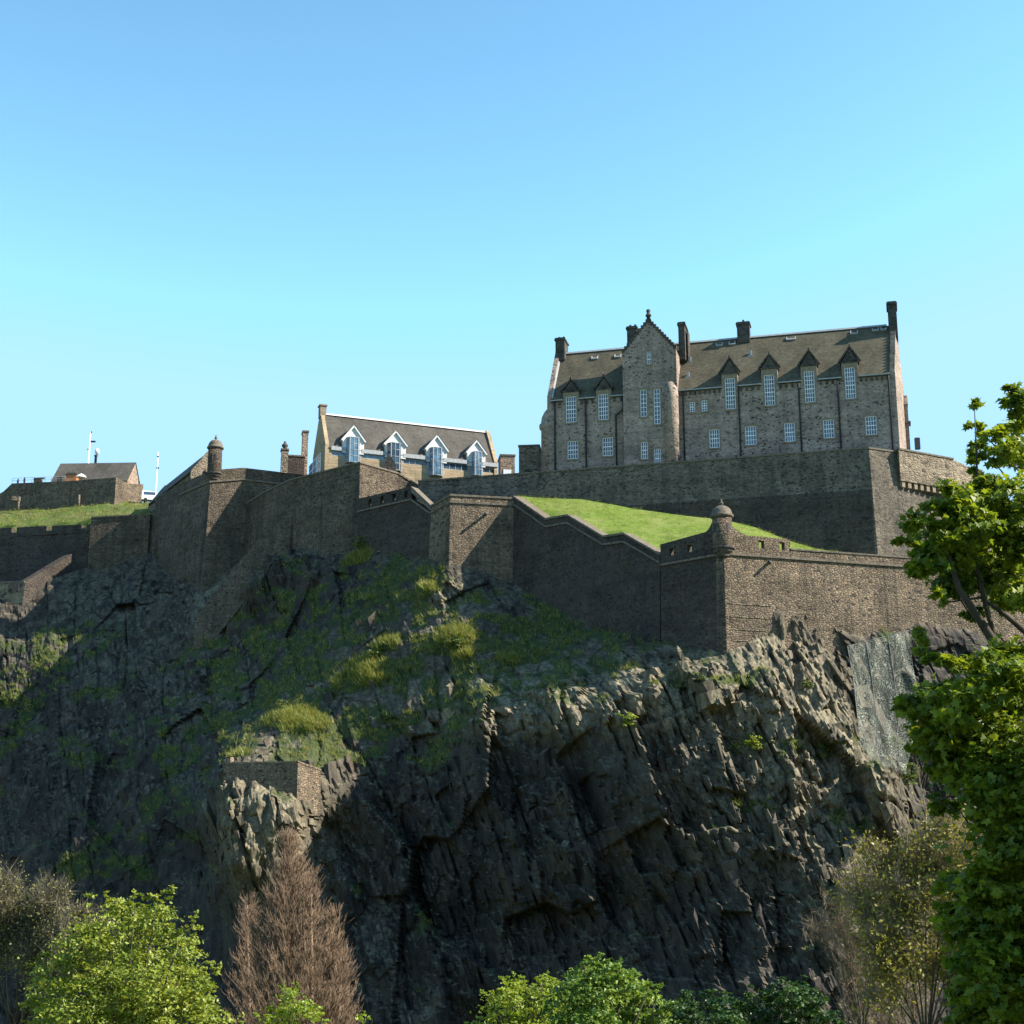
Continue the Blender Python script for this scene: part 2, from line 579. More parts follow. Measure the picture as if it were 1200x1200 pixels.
# wall foot, left to right: where masonry meets rock
FOOT = [at(*p) for p in [(-90, 700, 277), (0, 705, 272.5), (60, 690, 275), (105, 675, 280), (165, 655, 279.5), (210, 672, 272), (247, 688, 262),
                         (268, 665, 264), (285, 650, 266), (300, 660, 259), (340, 646, 250), (380, 644, 245.5), (420, 643, 239.5), (470, 650, 233.5),
                         (505, 655, 229.5), (530, 662, 226), (565, 668, 226.8)]]
FOOT += [Lw(602, 680), Lw(650, 712), Lw(700, 738), Lw(760, 757), Aw(800, 765), Aw(845, 770)]
FOOT += [Rw(880, 750), Rw(905, 716), Rw(935, 706), Rw(960, 724), Rw(985, 744), Rw(1030, 742), Rw(1080, 732), Rw(1130, 740), Rw(1200, 760), Rw(1330, 775)]
foot_x = np.array([p.x for p in FOOT]); foot_z = np.array([p.z for p in FOOT]); foot_y = np.array([p.y for p in FOOT])
o_ = np.argsort(foot_x); foot_x, foot_z, foot_y = foot_x[o_], foot_z[o_], foot_y[o_]

CTRL = [
    # left flank, falling back to the left
    (-80, 800, 268), (-80, 1000, 250), (-80, 1200, 235), (0, 760, 266), (0, 850, 258), (0, 950, 249), (0, 1060, 240), (0, 1200, 230),
    (80, 720, 270), (80, 800, 258), (80, 900, 246), (80, 1000, 238), (80, 1100, 230), (150, 720, 266), (150, 800, 252), (150, 900, 240), (150, 1000, 231), (150, 1200, 220),
    (200, 740, 259), (200, 830, 244), (200, 930, 233), (200, 1050, 225), (240, 760, 250), (240, 840, 238), (243, 900, 229), (243, 1000, 222), (243, 1100, 216),
    # pale rib under the big wall
    (330, 660, 247), (290, 690, 249), (255, 712, 253), (232, 735, 253),
    (300, 720, 249), (300, 780, 241), (300, 840, 230), (360, 700, 242), (360, 760, 234), (360, 830, 223), (420, 700, 232.5), (420, 760, 225.5), (420, 830, 216.5),
    # promontory with the small wall
    (266, 900, 206), (264, 928, 200.6), (266, 965, 199.6), (272, 1010, 200.5), (300, 900, 204), (300, 926, 199.6), (300, 960, 198.3), (300, 1020, 199), (345, 945, 199.0), (345, 965, 198.4), (340, 1010, 200), (375, 925, 204), (400, 905, 208), (330, 880, 211), (300, 870, 213),
    (300, 1080, 203), (300, 1200, 199), (360, 1040, 205), (380, 970, 207), (400, 1000, 207),
    # gully
    (440, 880, 211), (440, 960, 206), (440, 1060, 201), (440, 1200, 195), (500, 720, 222.5), (500, 790, 215.5), (500, 850, 209), (500, 930, 203), (500, 1050, 198), (500, 1200, 191),
    (560, 720, 216.5), (560, 780, 209.5), (540, 835, 205.5), (620, 740, 216.5), (620, 790, 208), (700, 765, 207), (700, 790, 203), (780, 785, 198), (780, 770, 201),
    # lit shelf and the steep face under it
    (600, 806, 202.5), (660, 786, 202.5), (720, 776, 201.0), (780, 770, 199.5),
    (560, 845, 199.0), (600, 842, 196.3), (640, 850, 195), (680, 836, 194), (720, 816, 193.6), (760, 806, 192.8), (800, 828, 191.5), (850, 855, 190.5),
    (550, 885, 200.5), (560, 960, 199.5), (560, 1080, 198.5), (560, 1200, 196), (620, 885, 195.6), (620, 960, 195), (620, 1080, 194), (620, 1200, 192),
    (690, 868, 193), (690, 950, 192.2), (690, 1060, 191), (690, 1200, 188.5), (750, 870, 191.3), (750, 950, 190.2), (750, 1060, 188.5), (750, 1200, 185),
    (810, 890, 189.3), (810, 960, 187.8), (810, 1060, 185), (810, 1200, 180.5),
    # right crag
    (860, 930, 186.5), (870, 1040, 182.5), (870, 1200, 176.5), (905, 760, 194.2), (905, 830, 190.5), (910, 920, 186.3), (930, 1030, 181), (930, 1200, 174),
    (940, 725, 195.8), (950, 780, 192.8), (965, 850, 190), (980, 930, 186.5), (985, 1020, 182), (985, 1120, 178), (985, 1200, 175.5),
    (1000, 880, 190), (1020, 920, 189), (1035, 960, 187.5), (1040, 1020, 186.5), (1040, 1100, 184), (1040, 1200, 182),
    # netted recess and beyond
    (985, 765, 198.6), (995, 800, 198), (1008, 840, 196.5), (1030, 770, 199), (1030, 830, 197.5), (1060, 780, 200.5), (1060, 860, 198), (1070, 920, 196), (1090, 1000, 194),
    (1100, 1100, 191), (1100, 1200, 188), (1150, 800, 203), (1150, 950, 198), (1150, 1200, 190), (1250, 800, 207), (1250, 1000, 200), (1250, 1200, 193), (1400, 900, 210), (1400, 1200, 200),
]
CPW = [at(*p) for p in CTRL]
for p in FOOT:
    CPW.append(Vector((p.x, p.y - 0.25, p.z)))
    CPW.append(Vector((p.x, p.y + 2.2, p.z + 2.5)))
cx = np.array([[p.x, p.z] for p in CPW]); cy = np.array([p.y for p in CPW])


def rbf_fit(X, y, lam=0.15):
    n = len(X)
    D = np.sqrt(((X[:, None] - X[None]) ** 2).sum(-1) + 0.3)
    A = np.zeros((n + 3, n + 3)); A[:n, :n] = -D - lam * np.eye(n)
    A[:n, n] = 1; A[:n, n + 1:] = X; A[n, :n] = 1; A[n + 1:, :n] = X.T
    return np.linalg.solve(A, np.concatenate([y, np.zeros(3)]))


RW = rbf_fit(cx, cy)


def rock_base(x, z):
    sh = x.shape
    P = np.stack([x.ravel(), z.ravel()], 1)
    out = np.empty(len(P))
    for i in range(0, len(P), 20000):
        q = P[i:i + 20000]
        D = np.sqrt(((q[:, None] - cx[None]) ** 2).sum(-1) + 0.3)
        out[i:i + 20000] = -D @ RW[:len(cx)] + RW[len(cx)] + q @ RW[len(cx) + 1:]
    return out.reshape(sh)


def gauss_at(x, z, items):
    s = np.zeros_like(x)
    for (px, py, Y, rx, rz, a) in items:
        p = at(px, py, Y)
        s += a * np.exp(-((x - p.x) / rx) ** 2 - ((z - p.z) / rz) ** 2)
    return s


# where the rock is broken and bare / where grass holds
BARE = [(900, 900, 188, 14, 16, 1.0), (700, 1000, 190, 22, 18, 0.55), (880, 760, 194, 8, 8, 0.9), (300, 970, 201, 5.5, 7, 1.0), (560, 1050, 195, 16, 16, 0.55),
        (980, 1050, 182, 8, 16, 0.8), (680, 830, 198, 16, 4, 0.7), (100, 850, 250, 30, 30, 0.16), (330, 640, 250, 12, 10, 0.55), (420, 1000, 205, 14, 16, 0.4), (1045, 820, 198, 8, 12, 0.6), (515, 695, 224, 3, 3, 0.6), (590, 775, 208, 2, 1.5, 0.6)]
TUFTS = [(335, 838, 219, 3.6, 1.5, 1.6), (362, 850, 217, 3.0, 1.2, 1.2), (428, 782, 221, 2.6, 1.8, 1.4), (455, 755, 223, 2.0, 1.0, 1.0), (435, 797, 220, 2.6, 1.0, 1.1),
         (533, 750, 217, 2.4, 1.6, 1.5), (545, 770, 214, 2.0, 1.0, 1.0), (418, 652, 236, 2.2, 1.2, 1.2), (432, 640, 237, 1.4, 0.8, 0.9), (500, 692, 226, 1.6, 1.2, 1.1),
         (395, 800, 222, 1.2, 1.2, 0.8), (257, 703, 250, 1.0, 0.8, 0.8), (596, 772, 210, 1.8, 0.9, 1.0), (280, 885, 212, 2.2, 0.7, 0.9), (432, 703, 231, 1.2, 0.5, 0.6)]
GRASSY = [(430, 680, 232, 14, 7, 0.95), (400, 780, 223, 15, 10, 0.85), (560, 740, 217, 13, 6, 0.95), (640, 755, 212, 10, 5, 0.95), (460, 860, 210, 13, 6, 0.7), (320, 740, 244, 9, 9, 0.6), (220, 880, 238, 6, 10, 0.5),
          (20, 830, 259, 10, 12, 0.6), (120, 1010, 234, 16, 7, 0.55), (80, 760, 262, 14, 8, 0.4), (170, 880, 242, 12, 12, 0.4), (280, 760, 244, 10, 8, 0.45), (340, 845, 218, 6, 3, 0.6), (500, 660, 229, 8, 4, 0.7), (320, 945, 202, 6, 1.2, 0.4), (740, 812, 197, 10, 2.5, 0.35),
          (1000, 890, 190, 5, 3, 0.5), (1040, 745, 200, 8, 1.5, 0.6), (870, 715, 196, 4, 1.2, 0.5), (860, 800, 192, 5, 1.5, 0.65), (905, 870, 189, 6, 2.0, 0.6), (960, 870, 189.5, 5, 1.6, 0.65), (680, 800, 198, 10, 1.6, 0.6), (880, 945, 186, 4, 1.5, 0.55), (990, 960, 186, 3, 2, 0.6), (950, 1000, 183, 3, 1.2, 0.55), (1000, 870, 190, 4, 2.5, 0.6), (930, 910, 187, 4, 1.0, 0.6)]

ZLO = -30.0
NX, NZ = 1120, 470
SHR = math.tan(R(19))                  # columns of the sheet follow the dip of the joints
gx = np.linspace(-158, 132, NX)
ztop = np.interp(gx, foot_x, foot_z) + 2.6
for _ in range(60):
    ztop = 0.7 * ztop + 0.3 * (np.interp(gx - SHR * (ztop - 40), foot_x, foot_z) + 2.6)
ts = np.linspace(0, 1, NZ)
Z = ZLO + ts[:, None] * (ztop[None] - ZLO)
X = gx[None] - SHR * (Z - 40)
Yb = rock_base(X, Z)
bare = np.clip(0.19 + gauss_at(X, Z, BARE), 0, 1)
DIP = np.full_like(X, R(19))
ca, sa = np.cos(DIP), np.sin(DIP)
U = ca * X + sa * (Z - 15); V = -sa * X + ca * (Z - 15)
wu = U + 0.9 * fbm(X * 0.1, Z * 0.1, 91, 2); wv = V + 0.9 * fbm(X * 0.1, Z * 0.1, 95, 2)
calm = 1 - 0.8 * np.clip(gauss_at(X, Z, [(320, 935, 202, 11, 8, 1.2)]), 0, 1)
shade_face = np.clip(gauss_at(X, Z, [(650, 1010, 194, 20, 22, 1.0), (560, 1100, 197, 16, 20, 0.8), (760, 1050, 188, 10, 16, 0.7), (100, 850, 250, 30, 30, 0.5), (790, 950, 188, 10, 12, 0.5)]), 0, 1)
disp = 2.4 * calm * fbm(X * 0.055, Z * 0.05, 3, 3)
disp += bare * (calm * (4.4 * facets(wu / 8.0, wv / 15.0, 11, 1.1, 0.9, 0.55 * shade_face) + 1.5 * facets(wu / 2.9, wv / 6.0 + 3.3, 23, 1.1, 0.9, 0.5 * shade_face))
                + 0.7 * facets(wu / 1.15, wv / 2.8 + 7.7, 37, 1.2, 0.9, 0.3 * shade_face)) + (0.25 + bare) * 0.32 * facets(wu / 0.6, wv / 1.5, 53, 1.2, 1.0)
fis = np.abs(vnoise(wu * 0.34, wv * 0.035, 161)); fis2 = np.abs(vnoise(wu * 0.8 + 31, wv * 0.07, 165))
disp -= (0.25 + bare) * (1.5 * np.clip(1 - fis / 0.035, 0, 1) ** 1.5 + 0.7 * np.clip(1 - fis2 / 0.05, 0, 1) ** 1.5)
disp += 0.25 * fbm(wu * 0.5, wv * 0.22, 61, 5, 0.6)
disp += gauss_at(X, Z, TUFTS)
disp += gauss_at(X, Z, [(292, 975, 200, 2.8, 3.5, 1.2)])
near_top = np.clip((ztop[None] - Z) / 8.0, 0.2, 1.0)
Yr = Yb - disp * near_top - 0.22 * facets(wu / 0.8, wv / 1.3, 153, 1.2, 1.0) * (1 - near_top)
# long ledges that cross the crag
led = np.sin((Z + 0.12 * X + 2.2 * fbm(X * 0.07, Z * 0.03, 71, 3)) * 2 * PI / 8.5)
Yr -= 0.45 * bare * (1 - 0.7 * shade_face) * np.clip(led, -0.2, 1) ** 2 * near_top

Yr[1:-1, 1:-1] = 0.7 * Yr[1:-1, 1:-1] + 0.075 * (Yr[:-2, 1:-1] + Yr[2:, 1:-1] + Yr[1:-1, :-2] + Yr[1:-1, 2:])
V3 = np.stack([X, Yr, Z], -1)
# crown of the rock: runs back under the castle
back = []
for d, dz in ((8, 0.0), (25, 0.3), (60, 0.5), (110, -3.0), (150, -25.0), (190, -62.0)):
    b = V3[-1].copy(); b[:, 1] = np.maximum(b[:, 1] + d, 205 + d); b[:, 2] = np.minimum(b[:, 2] + dz, 66 + dz)
    back.append(b)
V3 = np.concatenate([V3, np.stack(back)], 0)
nr = V3.shape[0]
idx = np.arange(nr * NX).reshape(nr, NX)
F = np.stack([idx[:-1, :-1], idx[:-1, 1:], idx[1:, 1:], idx[1:, :-1]], -1).reshape(-1, 4)
# how much grass each spot carries: gentle ground and the known green places
from_slope = np.gradient(Yr, axis=0) / np.maximum(np.gradient(Z, axis=0), 1e-3)
sl = from_slope.copy()
for _ in range(3):
    sl[1:-1, 1:-1] = (sl[1:-1, 1:-1] + sl[:-2, 1:-1] + sl[2:, 1:-1] + sl[1:-1, :-2] + sl[1:-1, 2:]) / 5
veg = np.clip(1.15 * gauss_at(X, Z, GRASSY) * np.clip(0.62 + 2.2 * fbm(X * 0.45, Z * 0.6, 83, 4), 0, 1.3) + 0.9 * np.clip(gauss_at(X, Z, TUFTS), 0, 1) + 0.35 * np.clip(sl - 0.6, 0, 1.2) + 0.7 * fbm(X * 0.2, Z * 0.25, 81, 4) - 0.15, 0, 1)
veg_full = np.concatenate([veg, np.ones((len(back), NX)) * 0.8], 0)


# broken blocks standing out of the face: long axis down the joints
def blocks(n, size, stick, prob, seed):
    g = np.random.default_rng(seed)
    jj = g.integers(4, NZ - 4, n * 4); ii = g.integers(60, NX - 60, n * 4)
    keep = g.random(n * 4) < prob[jj, ii]
    jj, ii = jj[keep][:n], ii[keep][:n]
    c = np.stack([X[jj, ii], Yr[jj, ii], Z[jj, ii]], -1)
    m = len(c)
    sh = shade_face[jj, ii]
    dip = DIP[jj, ii] + g.normal(0, 0.10, m)
    yaw = np.where(g.random(m) < sh, np.radians(-22) + g.normal(0, 0.12, m), g.normal(0.04, 0.34, m))
    tilt = g.normal(0.08, 0.11, m)
    along = np.stack([np.sin(dip), -np.sin(tilt), -np.cos(dip)], -1); along /= np.linalg.norm(along, axis=1, keepdims=True)
    out = np.stack([np.sin(yaw), -np.cos(yaw), 0.0 * yaw], -1)
    out = out - (out * along).sum(1, keepdims=True) * along; out /= np.linalg.norm(out, axis=1, keepdims=True)
    side = np.cross(along, out)
    ln = size * g.lognormal(0.5, 0.5, m); w = size * g.lognormal(-0.55, 0.4, m); d = np.minimum(stick * g.lognormal(-0.2, 0.45, m), 0.8 * w + 0.2)
    V = []
    for a_ in (-1, 1):
        for b_ in (-1, 1):
            for o_ in (-1, 1):
                tp = 1.0 if o_ < 0 else 0.72
                j1, j2, j3 = g.normal(0, 0.16, (3, m))
                V.append(c + along * (a_ * ln * 0.5 * tp * (1 + j1))[:, None] + side * (b_ * w * 0.5 * tp * (1 + j2))[:, None] + out * (np.where(o_ > 0, d * (0.55 + j3), -1.2 * w - 0.6))[:, None])
    V = np.stack(V, 1)                                   # m, 8, 3 : index = a*4 + b*2 + o
    q = np.array([(1, 3, 7, 5), (0, 1, 5, 4), (2, 6, 7, 3), (0, 2, 3, 1), (4, 5, 7, 6)])
    return V.reshape(-1, 3), (np.arange(m)[:, None, None] * 8 + q[None]).reshape(-1, 4), jj, ii


blk_prob = np.clip(bare * 1.1 - 0.12, 0.03, 1) * (1 - 0.6 * shade_face) * np.clip(1 - 0.7 * gauss_at(X, Z, [(690, 815, 196, 20, 4, 1.0)]), 0, 1) * np.clip((ztop[None] - Z) / 3.0 - 1.1, 0, 1) * np.clip(1.3 - 1.5 * veg, 0.05, 1)
patch = np.clip(0.55 + 1.9 * fbm(X * 0.16, Z * 0.12, 141, 3), 0.05, 1)
BV, BF, BA = [], [], []
base_n = len(V3.reshape(-1, 3))
for n_b, sz_, st_, sd_ in ((750, 1.5, 0.42, 6), (3300, 0.8, 0.3, 7), (9000, 0.42, 0.18, 8)):
    v_, f_, jb, ib = blocks(n_b, sz_, st_, blk_prob * patch, sd_)
    BF.append(f_ + base_n + sum(len(x) for x in BV)); BV.append(v_); BA.append((jb, ib))

def rock_material():
    k = NT('crag_rock')
    v = k.coord((1, 1, 1), (0, R(-24), 0))
    st = k.coord((1.0, 0.8, 0.28), (0, R(-24), 0))
    n1 = k.noise(st, 0.35, 7, 0.65)
    c = k.ramp(n1, [(0.28, (0.010, 0.0095, 0.010)), (0.5, (0.028, 0.0245, 0.0225)), (0.72, (0.066, 0.055, 0.045))])
    n2 = k.noise(st, 1.7, 7, 0.7)
    c = k.mix(0.75, c, k.ramp(n2, [(0.3, 0.45), (0.7, 1.5)]), 'MULTIPLY')
    # rusty and pale lichen patches
    r = k.noise(k.coord((1, 1, 0.8)), 0.13, 6, 0.7)
    c = k.mix(k.ramp(r, [(0.56, 0.0), (0.68, 0.45)]), c, (0.085, 0.054, 0.04))
    p = k.noise(k.coord((1.2, 1.2, 0.35)), 0.9, 6, 0.75)
    c = k.mix(k.ramp(p, [(0.62, 0.0), (0.74, 0.5)]), c, (0.17, 0.155, 0.125))
    # sunlight painted into the rock colour: paler tan on sunlit areas and upward faces
    la = k.n('ShaderNodeAttribute'); la.attribute_name = 'sunlit_tone'
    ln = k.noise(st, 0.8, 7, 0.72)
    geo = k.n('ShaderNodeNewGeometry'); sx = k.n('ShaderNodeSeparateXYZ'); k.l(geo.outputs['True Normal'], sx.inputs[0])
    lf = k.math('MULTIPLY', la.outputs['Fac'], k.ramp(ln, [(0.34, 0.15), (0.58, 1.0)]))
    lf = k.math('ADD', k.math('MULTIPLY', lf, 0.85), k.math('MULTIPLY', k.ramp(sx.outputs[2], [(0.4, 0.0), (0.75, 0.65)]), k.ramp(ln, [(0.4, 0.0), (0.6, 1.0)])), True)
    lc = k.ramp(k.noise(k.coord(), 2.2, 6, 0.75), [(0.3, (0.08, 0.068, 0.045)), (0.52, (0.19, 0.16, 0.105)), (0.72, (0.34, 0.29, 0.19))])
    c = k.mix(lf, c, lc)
    # grass and moss where the ground holds it
    g = k.n('ShaderNodeAttribute'); g.attribute_name = 'veg'
    gn = k.noise(k.coord(), 1.3, 6, 0.75)
    gf = k.ramp(k.math('ADD', g.outputs['Fac'], k.math('MULTIPLY', k.math('SUBTRACT', gn, 0.5), 1.2)), [(0.36, 0.0), (0.6, 1.0)])
    gc = k.ramp(k.noise(k.coord(), 0.5, 6, 0.7), [(0.3, (0.018, 0.032, 0.010)), (0.55, (0.042, 0.058, 0.018)), (0.75, (0.11, 0.09, 0.045))])
    c = k.mix(k.math('MULTIPLY', gf, 0.9), c, gc)
    cr = k.n('ShaderNodeTexVoronoi', feature='DISTANCE_TO_EDGE'); cr.inputs['Scale'].default_value = 0.9
    k.l(st, cr.inputs['Vector'])
    cf = k.n('ShaderNodeTexVoronoi', feature='F1'); cf.inputs['Scale'].default_value = 2.3
    k.l(st, cf.inputs['Vector'])
    h = k.math('ADD', k.math('MULTIPLY', k.ramp(cr.outputs['Distance'], [(0.0, 0.0), (0.12, 1.0)]), 0.5), k.math('MULTIPLY', cf.outputs['Distance'], 0.6))
    h = k.math('ADD', h, k.math('MULTIPLY', k.noise(st, 2.5, 8, 0.75), 1.1))
    k.bump(h, 0.7, 0.09)
    k.b.inputs['Roughness'].default_value = 0.85
    return k.col(c)


sun_tone = np.clip(gauss_at(X, Z, [(950, 860, 188, 9, 15, 0.6), (890, 770, 194, 8, 6, 0.75), (690, 815, 196, 20, 4.2, 2.2), (880, 900, 188, 14, 12, 0.4), (310, 965, 201, 8, 8, 1.2), (1010, 990, 186, 6, 14, 0.8), (250, 690, 252, 6, 8, 0.7),
                                 (420, 770, 223, 12, 7, 0.35), (515, 695, 224, 4, 4, 0.8), (590, 775, 209, 4, 3, 0.7)]), 0, 1)  # where the sunlit tone is painted: right crag, shelf, promontory, rib
sun_tone = np.concatenate([sun_tone, np.zeros((len(back), NX))], 0)
jb = np.concatenate([a[0] for a in BA]); ib = np.concatenate([a[1] for a in BA])
all_v = np.concatenate([V3.reshape(-1, 3)] + BV); all_f = np.concatenate([F] + BF)
all_veg = np.concatenate([veg_full.ravel(), np.repeat(veg[jb, ib] * 0.5, 8)])
all_sun_tone = np.concatenate([sun_tone.ravel(), np.repeat(sun_tone[jb, ib] * rng.uniform(0.5, 1.25, len(jb)), 8)])
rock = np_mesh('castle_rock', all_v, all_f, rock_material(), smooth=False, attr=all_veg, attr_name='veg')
a_ = rock.data.attributes.new('sunlit_tone', 'FLOAT', 'POINT'); a_.data.foreach_set('value', all_sun_tone.astype(np.float32))
tag(rock, 'dark broken volcanic crag with grassy ledges under the castle walls', 'crag', kind='structure')

# ground of the gardens: a sheet to the horizon, dipping between the street and the crag
gxs = np.unique(np.concatenate([np.linspace(-4000, -300, 12), np.linspace(-300, 300, 61), np.linspace(300, 4000, 12)]))
gys = np.unique(np.concatenate([np.linspace(-400, 0, 9), np.linspace(0, 260, 53), np.linspace(260, 6000, 24)]))
GX, GY = np.meshgrid(gxs, gys)


def ground_z(x, y):
    t = np.clip((y - 8) / 60.0, 0, 1); t = t * t * (3 - 2 * t)
    return -1.7 - 15.5 * t + 0.5 * fbm(x * 0.03, y * 0.03, 5, 3) * t - 8 * np.clip((y - 320) / 1500, 0, 1)


GZ = ground_z(GX, GY)
gi = np.arange(GX.size).reshape(GX.shape)
GF = np.stack([gi[:-1, :-1], gi[:-1, 1:], gi[1:, 1:], gi[1:, :-1]], -1).reshape(-1, 4)
gr = np_mesh('ground', np.stack([GX, GY, GZ], -1).reshape(-1, 3), GF, M['rough_grass'], smooth=True)
tag(gr, 'grass of the gardens at the foot of the crag', 'ground', kind='structure')
# ------------------------------------------------------------------ outer walls
def W3(p, dz=0.0):
    return Vector((p[0], p[1], p[2] + dz))


def wall_thing(name, label, cat, loc_pt, group=None):
    return empty(name, (loc_pt[0], loc_pt[1], loc_pt[2]), label, cat, 0.0, group)


def masonry_wall(root, crest, depth, thick, mat, coping=0.28, string=None, batter=0.0, foot=None):
    """wall body, coping and string course as parts of root; crest left to right in world space"""
    sh = root.location
    zl = [p.z - depth for p in crest] if foot is None else foot
    w = MB().ribbon(crest, 0.0, thick, zl, [p.z - coping for p in crest], batter).build('wall', mat, root, sh)
    MB().ribbon(crest, 0.14, thick + 0.12, [p.z - coping for p in crest], [p.z for p in crest]).build('coping', M['coping'], root, sh)
    if string:
        MB().ribbon(crest, 0.20, -0.02, [p.z - string - 0.28 for p in crest], [p.z - string for p in crest]).build('string_course', M['coping'], root, sh)
    return w


def turret(root, cx_, cy_, z0, z1, r, dome_h, mat, slit_dirs=()):
    """corbelled sentry turret: corbel, drum, dome, finial"""
    sh = root.location
    lx, ly = cx_ - sh[0], cy_ - sh[1]
    a, b = z0 - sh[2], z1 - sh[2]
    c = MB()
    prof = [(0.15, a - 2.0), (0.55, a - 1.7), (0.55, a - 1.45), (0.95, a - 1.2), (0.95, a - 0.95), (r + 0.0, a - 0.6), (r + 0.0, a - 0.35), (r + 0.25, a - 0.2), (r + 0.25, a + 0.08), (0.2, a + 0.08)]
    c.lathe(lx, ly, prof, 24, smooth=False).build('corbel', M['dark_stone'], root)
    d = MB().lathe(lx, ly, [(r - 0.05, a), (r, a + 0.06), (r * 0.97, b), (0.2, b)], 24).build('drum', mat, root)
    for ang in slit_dirs:
        q = MB()
        u = Vector((math.cos(R(ang)), math.sin(R(ang)), 0)); t = Vector((-u.y, u.x, 0))
        o = Vector((lx, ly, a + (b - a) * 0.58)) + u * (r * 0.985)
        vs = []
        for s_, h_ in ((-0.18, -0.55), (0.18, -0.55), (0.18, 0.55), (-0.18, 0.55)):
            vs.append(o + t * s_ + Vector((0, 0, h_)) + u * 0.03)
        for s_, h_ in ((-0.18, -0.55), (0.18, -0.55), (0.18, 0.55), (-0.18, 0.55)):
            vs.append(o + t * s_ + Vector((0, 0, h_)) - u * 0.2)
        q.add(vs, [(0, 1, 2, 3), (7, 6, 5, 4), (0, 4, 5, 1), (1, 5, 6, 2), (2, 6, 7, 3), (3, 7, 4, 0)]).build('slit', M['iron'], d)
    prof = [(r + 0.05, b - 0.25), (r + 0.22, b - 0.12), (r + 0.22, b + 0.1), (r + 0.08, b + 0.15)]
    for i in range(1, 9):
        w = i / 9 * PI / 2
        prof.append(((r + 0.05) * math.cos(w) ** 0.9, b + 0.15 + dome_h * math.sin(w)))
    prof.append((0.12, b + 0.15 + dome_h))
    MB().lathe(lx, ly, prof, 24).build('dome', M['coping'], root)
    t = b + 0.1 + dome_h
    MB().lathe(lx, ly, [(0.16, t), (0.12, t + 0.15), (0.28, t + 0.32), (0.28, t + 0.45), (0.10, t + 0.6), (0.14, t + 0.75), (0.04, t + 0.95)], 10).build('finial', M['coping'], root)


def gun_port_parapet(root, P, Q, z0, zP, zQ, thick, ports, mat, port_z):
    """parapet from P to Q standing on z0 with square openings at the given fractions"""
    sh = root.location
    d = Vector((Q.x - P.x, Q.y - P.y, 0)); Ln = d.length; d.normalize()
    n_ = Vector((d.y, -d.x, 0))
    m = MB()

    def blk(a, b, za0, za1, zb0, zb1, f=0.0, bk=thick):
        v = []
        for s_, lo, hi in ((a, za0, za1), (b, zb0, zb1)):
            c = Vector((P.x, P.y, 0)) + d * s_
            for off, z in ((f, lo), (f, hi), (-bk, hi), (-bk, lo)):
                w = c + n_ * off
                v.append((w.x - sh[0], w.y - sh[1], z - sh[2]))
        m.add(v, [(0, 4, 5, 1), (1, 5, 6, 2), (2, 6, 7, 3), (3, 7, 4, 0), (0, 1, 2, 3), (7, 6, 5, 4)])

    def top(s_):
        return zP + (zQ - zP) * s_ / Ln
    xs = [0.0]
    for (c, w) in ports:
        xs += [c * Ln - w / 2, c * Ln + w / 2]
    xs.append(Ln)
    for i in range(0, len(xs) - 1):
        a, b = xs[i], xs[i + 1]
        if i % 2 == 0:
            blk(a, b, z0, top(a), z0, top(b))
        else:
            blk(a, b, z0, port_z[0], z0, port_z[0])
            if port_z[1] < min(top(a), top(b)) - 0.1:
                blk(a, b, port_z[1], top(a), port_z[1], top(b))
    m.build('parapet', mat, root)


# curtain wall right of the near sentry turret
P_a = A0; 
r_cor = [A0, Rw(927, 0.0)]
zc = ZC
cr = [Vector((A0.x, A0.y, zc))]
for px in (880, 927, 1000, 1060, 1140, 1230, 1340):
    q = Rw(px, 650); cr.append(Vector((q.x, q.y, zc)))
cw = wall_thing('curtain_wall', 'sunlit rubble curtain wall running right from the domed near corner turret', 'wall', cr[0])
footR = [p.z - 16 for p in cr]
MB().ribbon(cr, 0.0, 2.2, footR, [p.z - 0.9 for p in cr], 0.03).build('wall', M['curtain'], cw, cw.location)
MB().ribbon(cr, 0.22, -0.02, [p.z - 1.15 for p in cr], [p.z - 0.85 for p in cr]).build('string_course', M['coping'], cw, cw.location)
MB().ribbon(cr[2:], 0.0, 0.9, [p.z - 0.9 for p in cr[2:]], [p.z + 0.12 for p in cr[2:]]).build('parapet', M['curtain'], cw, cw.location)
MB().ribbon(cr[2:], 0.1, 1.0, [p.z + 0.12 for p in cr[2:]], [p.z + 0.32 for p in cr[2:]]).build('coping', M['coping'], cw, cw.location)
# raised gun-port length beside the turret, its crest sweeping up
g0 = Rw(861, 640); g1 = Rw(878, 640); g2 = Rw(926, 640)
gun_port_parapet(cw, g1, g2, zc - 0.9, zc + 1.65, zc + 1.55, 0.9, [(0.30, 0.75), (0.80, 0.75)], M['curtain'], (zc + 0.05, zc + 1.1))
sw = MB()
pr = []
for i in range(7):
    w = i / 6
    q = Rw(856 + 22 * w, 640)
    pr.append(Vector((q.x, q.y, zc + 1.65 + 1.5 * (1 - w) ** 2.0)))
sw.ribbon(pr, 0.0, 0.9, [zc - 0.9] * 7, [p.z for p in pr]).build('parapet', M['curtain'], cw, cw.location)
wsp = MB(); q = Rw(902, 658); wsp.tube([(q.x, q.y + 0.1, q.z), (q.x - 0.15, q.y - 1.1, q.z - 0.45)], [0.22, 0.18], 8).build('water_spout', M['dark_stone'], cw, cw.location)
